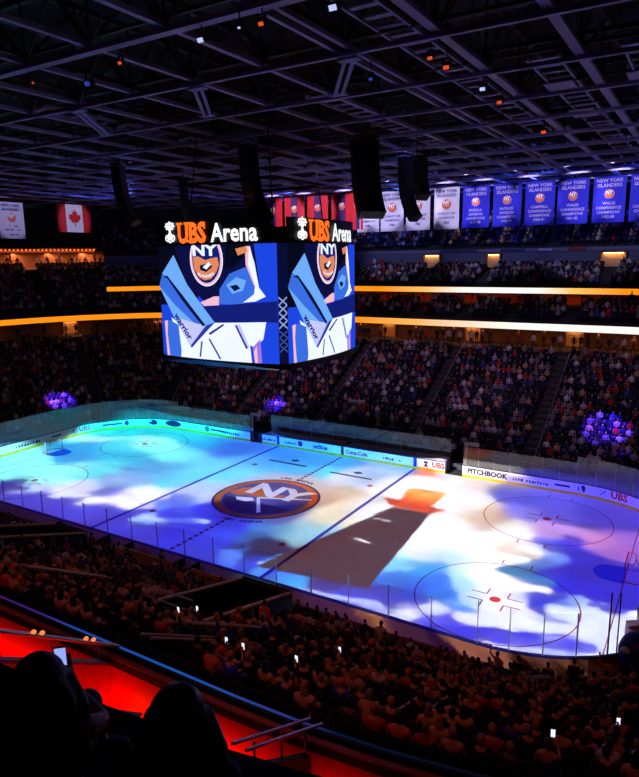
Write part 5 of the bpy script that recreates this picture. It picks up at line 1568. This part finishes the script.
P1 = vm('MULTIPLY', vm('ADD', P0, o1), (1, 1, 0))
acc = (0., 0., 0.); ws = 0.
first = True
for (x, y, s, r, g, b) in ICE:
    s *= .66; d = vm('DISTANCE', P1, (x, y, 0), out=1)
    w = mth('EXPONENT', mth('MULTIPLY', mth('MULTIPLY', d, d), -1/(s*s)))
    ws = mth('ADD', w, ws)
    acc = vm('ADD', vm('SCALE', tuple(q**1.4 for q in lin((r, g, b))), scale=w), acc)
colr = vm('SCALE', acc, scale=mth('DIVIDE', 1., mth('ADD', ws, 1e-6)))
# cloud streaks
n2 = N('ShaderNodeTexNoise'); n2.inputs['Scale'].default_value = .55; n2.inputs['Detail'].default_value = 6; n2.inputs['Distortion'].default_value = .8
nt.links.new(vm('MULTIPLY', P0, (.55, 1.5, 1)), n2.inputs['Vector'])
mr = N('ShaderNodeMapRange'); inp(mr, 0, n2.outputs[0]); inp(mr, 1, .3); inp(mr, 2, .72); inp(mr, 3, .64); inp(mr, 4, 1.3)
colr = vm('SCALE', colr, scale=mr.outputs[0])
sx = N('ShaderNodeSeparateXYZ'); nt.links.new(vm('ADD', P0, vm('SCALE', o1, scale=.05)), sx.inputs[0])
def polymask(poly, soft):
    a = sum(poly[i][0]*poly[(i+1) % len(poly)][1]-poly[(i+1) % len(poly)][0]*poly[i][1] for i in range(len(poly)))
    if a < 0: poly = poly[::-1]
    m = None
    for i in range(len(poly)):
        (x0, y0), (x1, y1) = poly[i], poly[(i+1) % len(poly)]; L = math.hypot(x1-x0, y1-y0)
        nx, ny = -(y1-y0)/L, (x1-x0)/L
        v = mth('MULTIPLY_ADD', sx.outputs[0], nx, mth('MULTIPLY_ADD', sx.outputs[1], ny, -(nx*x0+ny*y0)))
        k = N('ShaderNodeMapRange'); k.interpolation_type = 'SMOOTHSTEP'; inp(k, 0, v); inp(k, 1, -soft); inp(k, 2, soft)
        m = k.outputs[0] if m is None else mth('MULTIPLY', m, k.outputs[0])
    return m
def over(c, rgb, m):
    n = N('ShaderNodeMix'); n.data_type = 'RGBA'
    nt.links.new(m, n.inputs[0]); nt.links.new(c, n.inputs[6])
    if isinstance(rgb, tuple): n.inputs[7].default_value = (*rgb, 1)
    else: nt.links.new(rgb, n.inputs[7])
    return n.outputs[2]
P2 = vm('MULTIPLY', vm('ADD', P0, vm('SCALE', o1, scale=.4)), (1, 1, 0))
for (x0, y0, x1, y1, wd, r, g, b) in STROKES:
    L = math.hypot(x1-x0, y1-y0); tx, ty = (x1-x0)/L, (y1-y0)/L
    rel = vm('SUBTRACT', P2, (x0, y0, 0))
    al = vm('DOT_PRODUCT', rel, (tx, ty, 0), out=1); ac = vm('DOT_PRODUCT', rel, (-ty, tx, 0), out=1)
    dl = mth('MAXIMUM', mth('SUBTRACT', mth('ABSOLUTE', mth('SUBTRACT', al, L/2)), L/2), 0.)
    dd = mth('SQRT', mth('ADD', mth('MULTIPLY', dl, dl), mth('MULTIPLY', ac, ac)))
    k = N('ShaderNodeMapRange'); k.interpolation_type = 'SMOOTHSTEP'; inp(k, 0, dd); inp(k, 1, wd*1.25); inp(k, 2, wd*.5); inp(k, 3, 0.); inp(k, 4, .85)
    colr = over(colr, tuple(q**1.2 for q in lin((r, g, b))), k.outputs[0])
colr = over(colr, lin((64, 42, 46)), polymask([(10.0, 3.4), (13.1, 3.3), (14.1, -9.2), (6.6, -10.2)], .06))
colr = over(colr, lin((212, 66, 18)), polymask([(8.4, 4.95), (13.9, 4.75), (13.0, 3.3), (9.6, 3.5)], .06))
g = N('ShaderNodeMapRange'); inp(g, 0, sx.outputs[1]); inp(g, 1, 5.0); inp(g, 2, 7.6)
gr = N('ShaderNodeMix'); gr.data_type = 'RGBA'; nt.links.new(g.outputs[0], gr.inputs[0]); gr.inputs[6].default_value = (*lin((228, 84, 16)), 1); gr.inputs[7].default_value = (*lin((250, 186, 84)), 1)
colr = over(colr, gr.outputs[2], polymask([(9.3, 7.9), (12.7, 8.3), (12.6, 4.8), (9.9, 4.6)], .12))
colr = over(colr, lin((235, 225, 225)), polymask([(10.1, -3.25), (11.45, -3.4), (11.45, -3.62), (10.1, -3.47)], .05))
colr = over(colr, lin((235, 225, 225)), polymask([(9.2, .75), (11.0, .65), (11.0, .48), (9.2, .58)], .05))
mask = mth('MULTIPLY', mth('LESS_THAN', mth('ABSOLUTE', wx), 32.2), mth('MULTIPLY', mth('LESS_THAN', wy, 15.9), mth('GREATER_THAN', wy, -12.93)))
cz = mth('MULTIPLY', zz, -1.); c3 = mth('MULTIPLY', mth('MULTIPLY', cz, cz), cz)
st = mth('MULTIPLY', mth('DIVIDE', GAIN*37.4, c3), mask)
nt.links.new(colr, em.inputs['Color']); nt.links.new(st, em.inputs['Strength'])
e = empty('projector', PL+Vector((0, -.4, .15)), 0, 'black show projector hung under the roof on the camera side', 'projector')
q = MB(); q.box((0, -.2, .1), (.8, .9, .5)); q.build('housing', M_black, e); q = MB(); q.tube([(0, .1, 0), (0, .35, -.1)], .14, 12); q.build('lens_barrel', M_dark, e)
q = MB(); q.tube([(0, -.2, .3), (0, -.2, 1.0)], .05, 6); q.build('hanger', M_dark, e)

# warm lights of the concourse under the lower ribbon
for x in (-18, -10, -2, 6, 14, 22): lamp('concourse_light', 'AREA', (x, HY+20.3, 11.35), 75*AMB, (255, 150, 75), (x, HY+20.3, 0), shape='RECTANGLE', size=6.5, size_y=.5)
for a in (105, 125, 150, 172):
    p = FL(a, a+1, 1)[0]; b = at(p, 20.3, 11.35); lamp('concourse_light', 'AREA', b, 60*AMB, (255, 150, 75), b-Vector((0, 0, 5)), shape='SQUARE', size=2.5)
# reddish suite lights under the upper ribbon
for x in (-14, -4, 6, 16): lamp('suite_light', 'AREA', (x, HY+23.6, 15.0), 60*AMB, (255, 110, 60), (x, HY+23.8, 0), shape='RECTANGLE', size=7, size_y=.4)
# end deck
for y in (-2, 6, 14): lamp('deck_light', 'AREA', (-HX-33.5, y, 20.8), 120*AMB, (255, 150, 80), (-HX-33.5, y, 0), shape='RECTANGLE', size=5, size_y=.6)
for a in (143, 150, 157, 164): p = at(FL(a, a+1, 1)[0], 33.5, 20.8); lamp('deck_light', 'AREA', p, 330*AMB, (255, 150, 90), p-Vector((0, 0, 5)), shape='RECTANGLE', size=4, size_y=.6)
# banner spots from the trusses
for x in (-22, -17, -11, -7, -2, 2.5, 7, 12, 17, 21): lamp('banner_spot', 'SPOT', (x, 25, 27.6), (5200 if x > 3 else 6000 if x > -10 else 7500)*AMB, (225, 215, 250), (x, BY, 25.6), spot_size=.50, spot_blend=.5, shadow_soft_size=.1)
for y in (13.2, 23.2): lamp('banner_spot', 'SPOT', (-38, y, 27.4), 2600*AMB, (215, 205, 255), (-50, y, 25.4), spot_size=.5, spot_blend=.5, shadow_soft_size=.1)
# purple show lights on three groups of the crowd
for tx, ty, tz, sx_, e_ in ((-35.5, 7.3, 3.2, .14, 3), (-11.8, 18.2, 3.1, .11, 2.4), (23.0, 20.0, 4.2, .18, 2.2), (24.8, 17.4, 2.8, .06, .5), (-23.6, 15.8, 1.8, .05, .3)):
    lamp('purple_spot', 'SPOT', (tx*.8, ty-11, 27.2), 110000*e_*AMB, (90, 50, 255), (tx, ty, tz), spot_size=sx_, spot_blend=.7, shadow_soft_size=.1)
# added warm fill from behind, no visible fixtures, to lift the near stand
for x in (-2, 8, 17, 26): lamp('near_stand_fill', 'SPOT', (x, -37, 27.2), 800*AMB, (255, 120, 92), (x+.5, -23, 5), spot_size=1.0, spot_blend=.5, shadow_soft_size=.2)
# faint mauve fill spots, added to brighten the far stand
for x in (-14, 4, 20): lamp('far_stand_fill', 'SPOT', (x, 2, 27.2), 6500*AMB, (205, 160, 220), (x, 25, 6), spot_size=.85, spot_blend=.8, shadow_soft_size=.2)
for x in (-6, 6, 18): lamp('upper_wall_fill', 'SPOT', (x, 20, 27.4), 5000*AMB, (170, 170, 225), (x, HY+28.3, 19.2), spot_size=.62, spot_blend=.7, shadow_soft_size=.15)  # added fill spots that brighten the grey-blue upper wall
# added red fill, turned from the camera, reddens the balcony and side walls
for x in (2, 6, 10, 14, 17.2, 20.5): lamp('red_strip', 'AREA', (x, -HY-19.3, 8.5), 23*AMB, (255, 30, 12), (x, -HY-18, 8.4), shape='RECTANGLE', size=3.4, size_y=.08, spread=2.2)
for a in (273, 279, 286, 293):
    p = arc(1, -1, a, a+1, 1)[0]; b = at(p, 19.3, 8.5); lamp('red_strip', 'AREA', b, 12*AMB, (255, 30, 12), at(p, 18, 8.4), shape='RECTANGLE', size=3.2, size_y=.08, spread=2.2)
lamp('red_strip', 'AREA', (XV0+1.0, -33.2, 8.4), 23*AMB, (255, 30, 12), (XV0, -33.2, 9.2), shape='RECTANGLE', size=3.0, size_y=.08)
# added blue fill that tints the far roof, no lamps modelled there
for x, y in ((-42, 26), (-26, 44), (-8, 46), (10, 46), (26, 46)): lamp('far_roof_fill', 'SPOT', (x, y, 25.6), 7000*AMB, (80, 110, 255), (x*.9, y-14, 30.5), spot_size=1.4, spot_blend=.7, shadow_soft_size=.3)

SC.view_settings.view_transform = 'Standard'; SC.view_settings.look = 'None'; SC.view_settings.gamma = 1; SC.view_settings.use_curve_mapping = False
SC.view_settings.exposure = 0.
SC.cycles.use_denoising = True; SC.cycles.max_bounces = 5; SC.cycles.diffuse_bounces = 3; SC.cycles.transparent_max_bounces = 12; SC.cycles.sample_clamp_indirect = 6
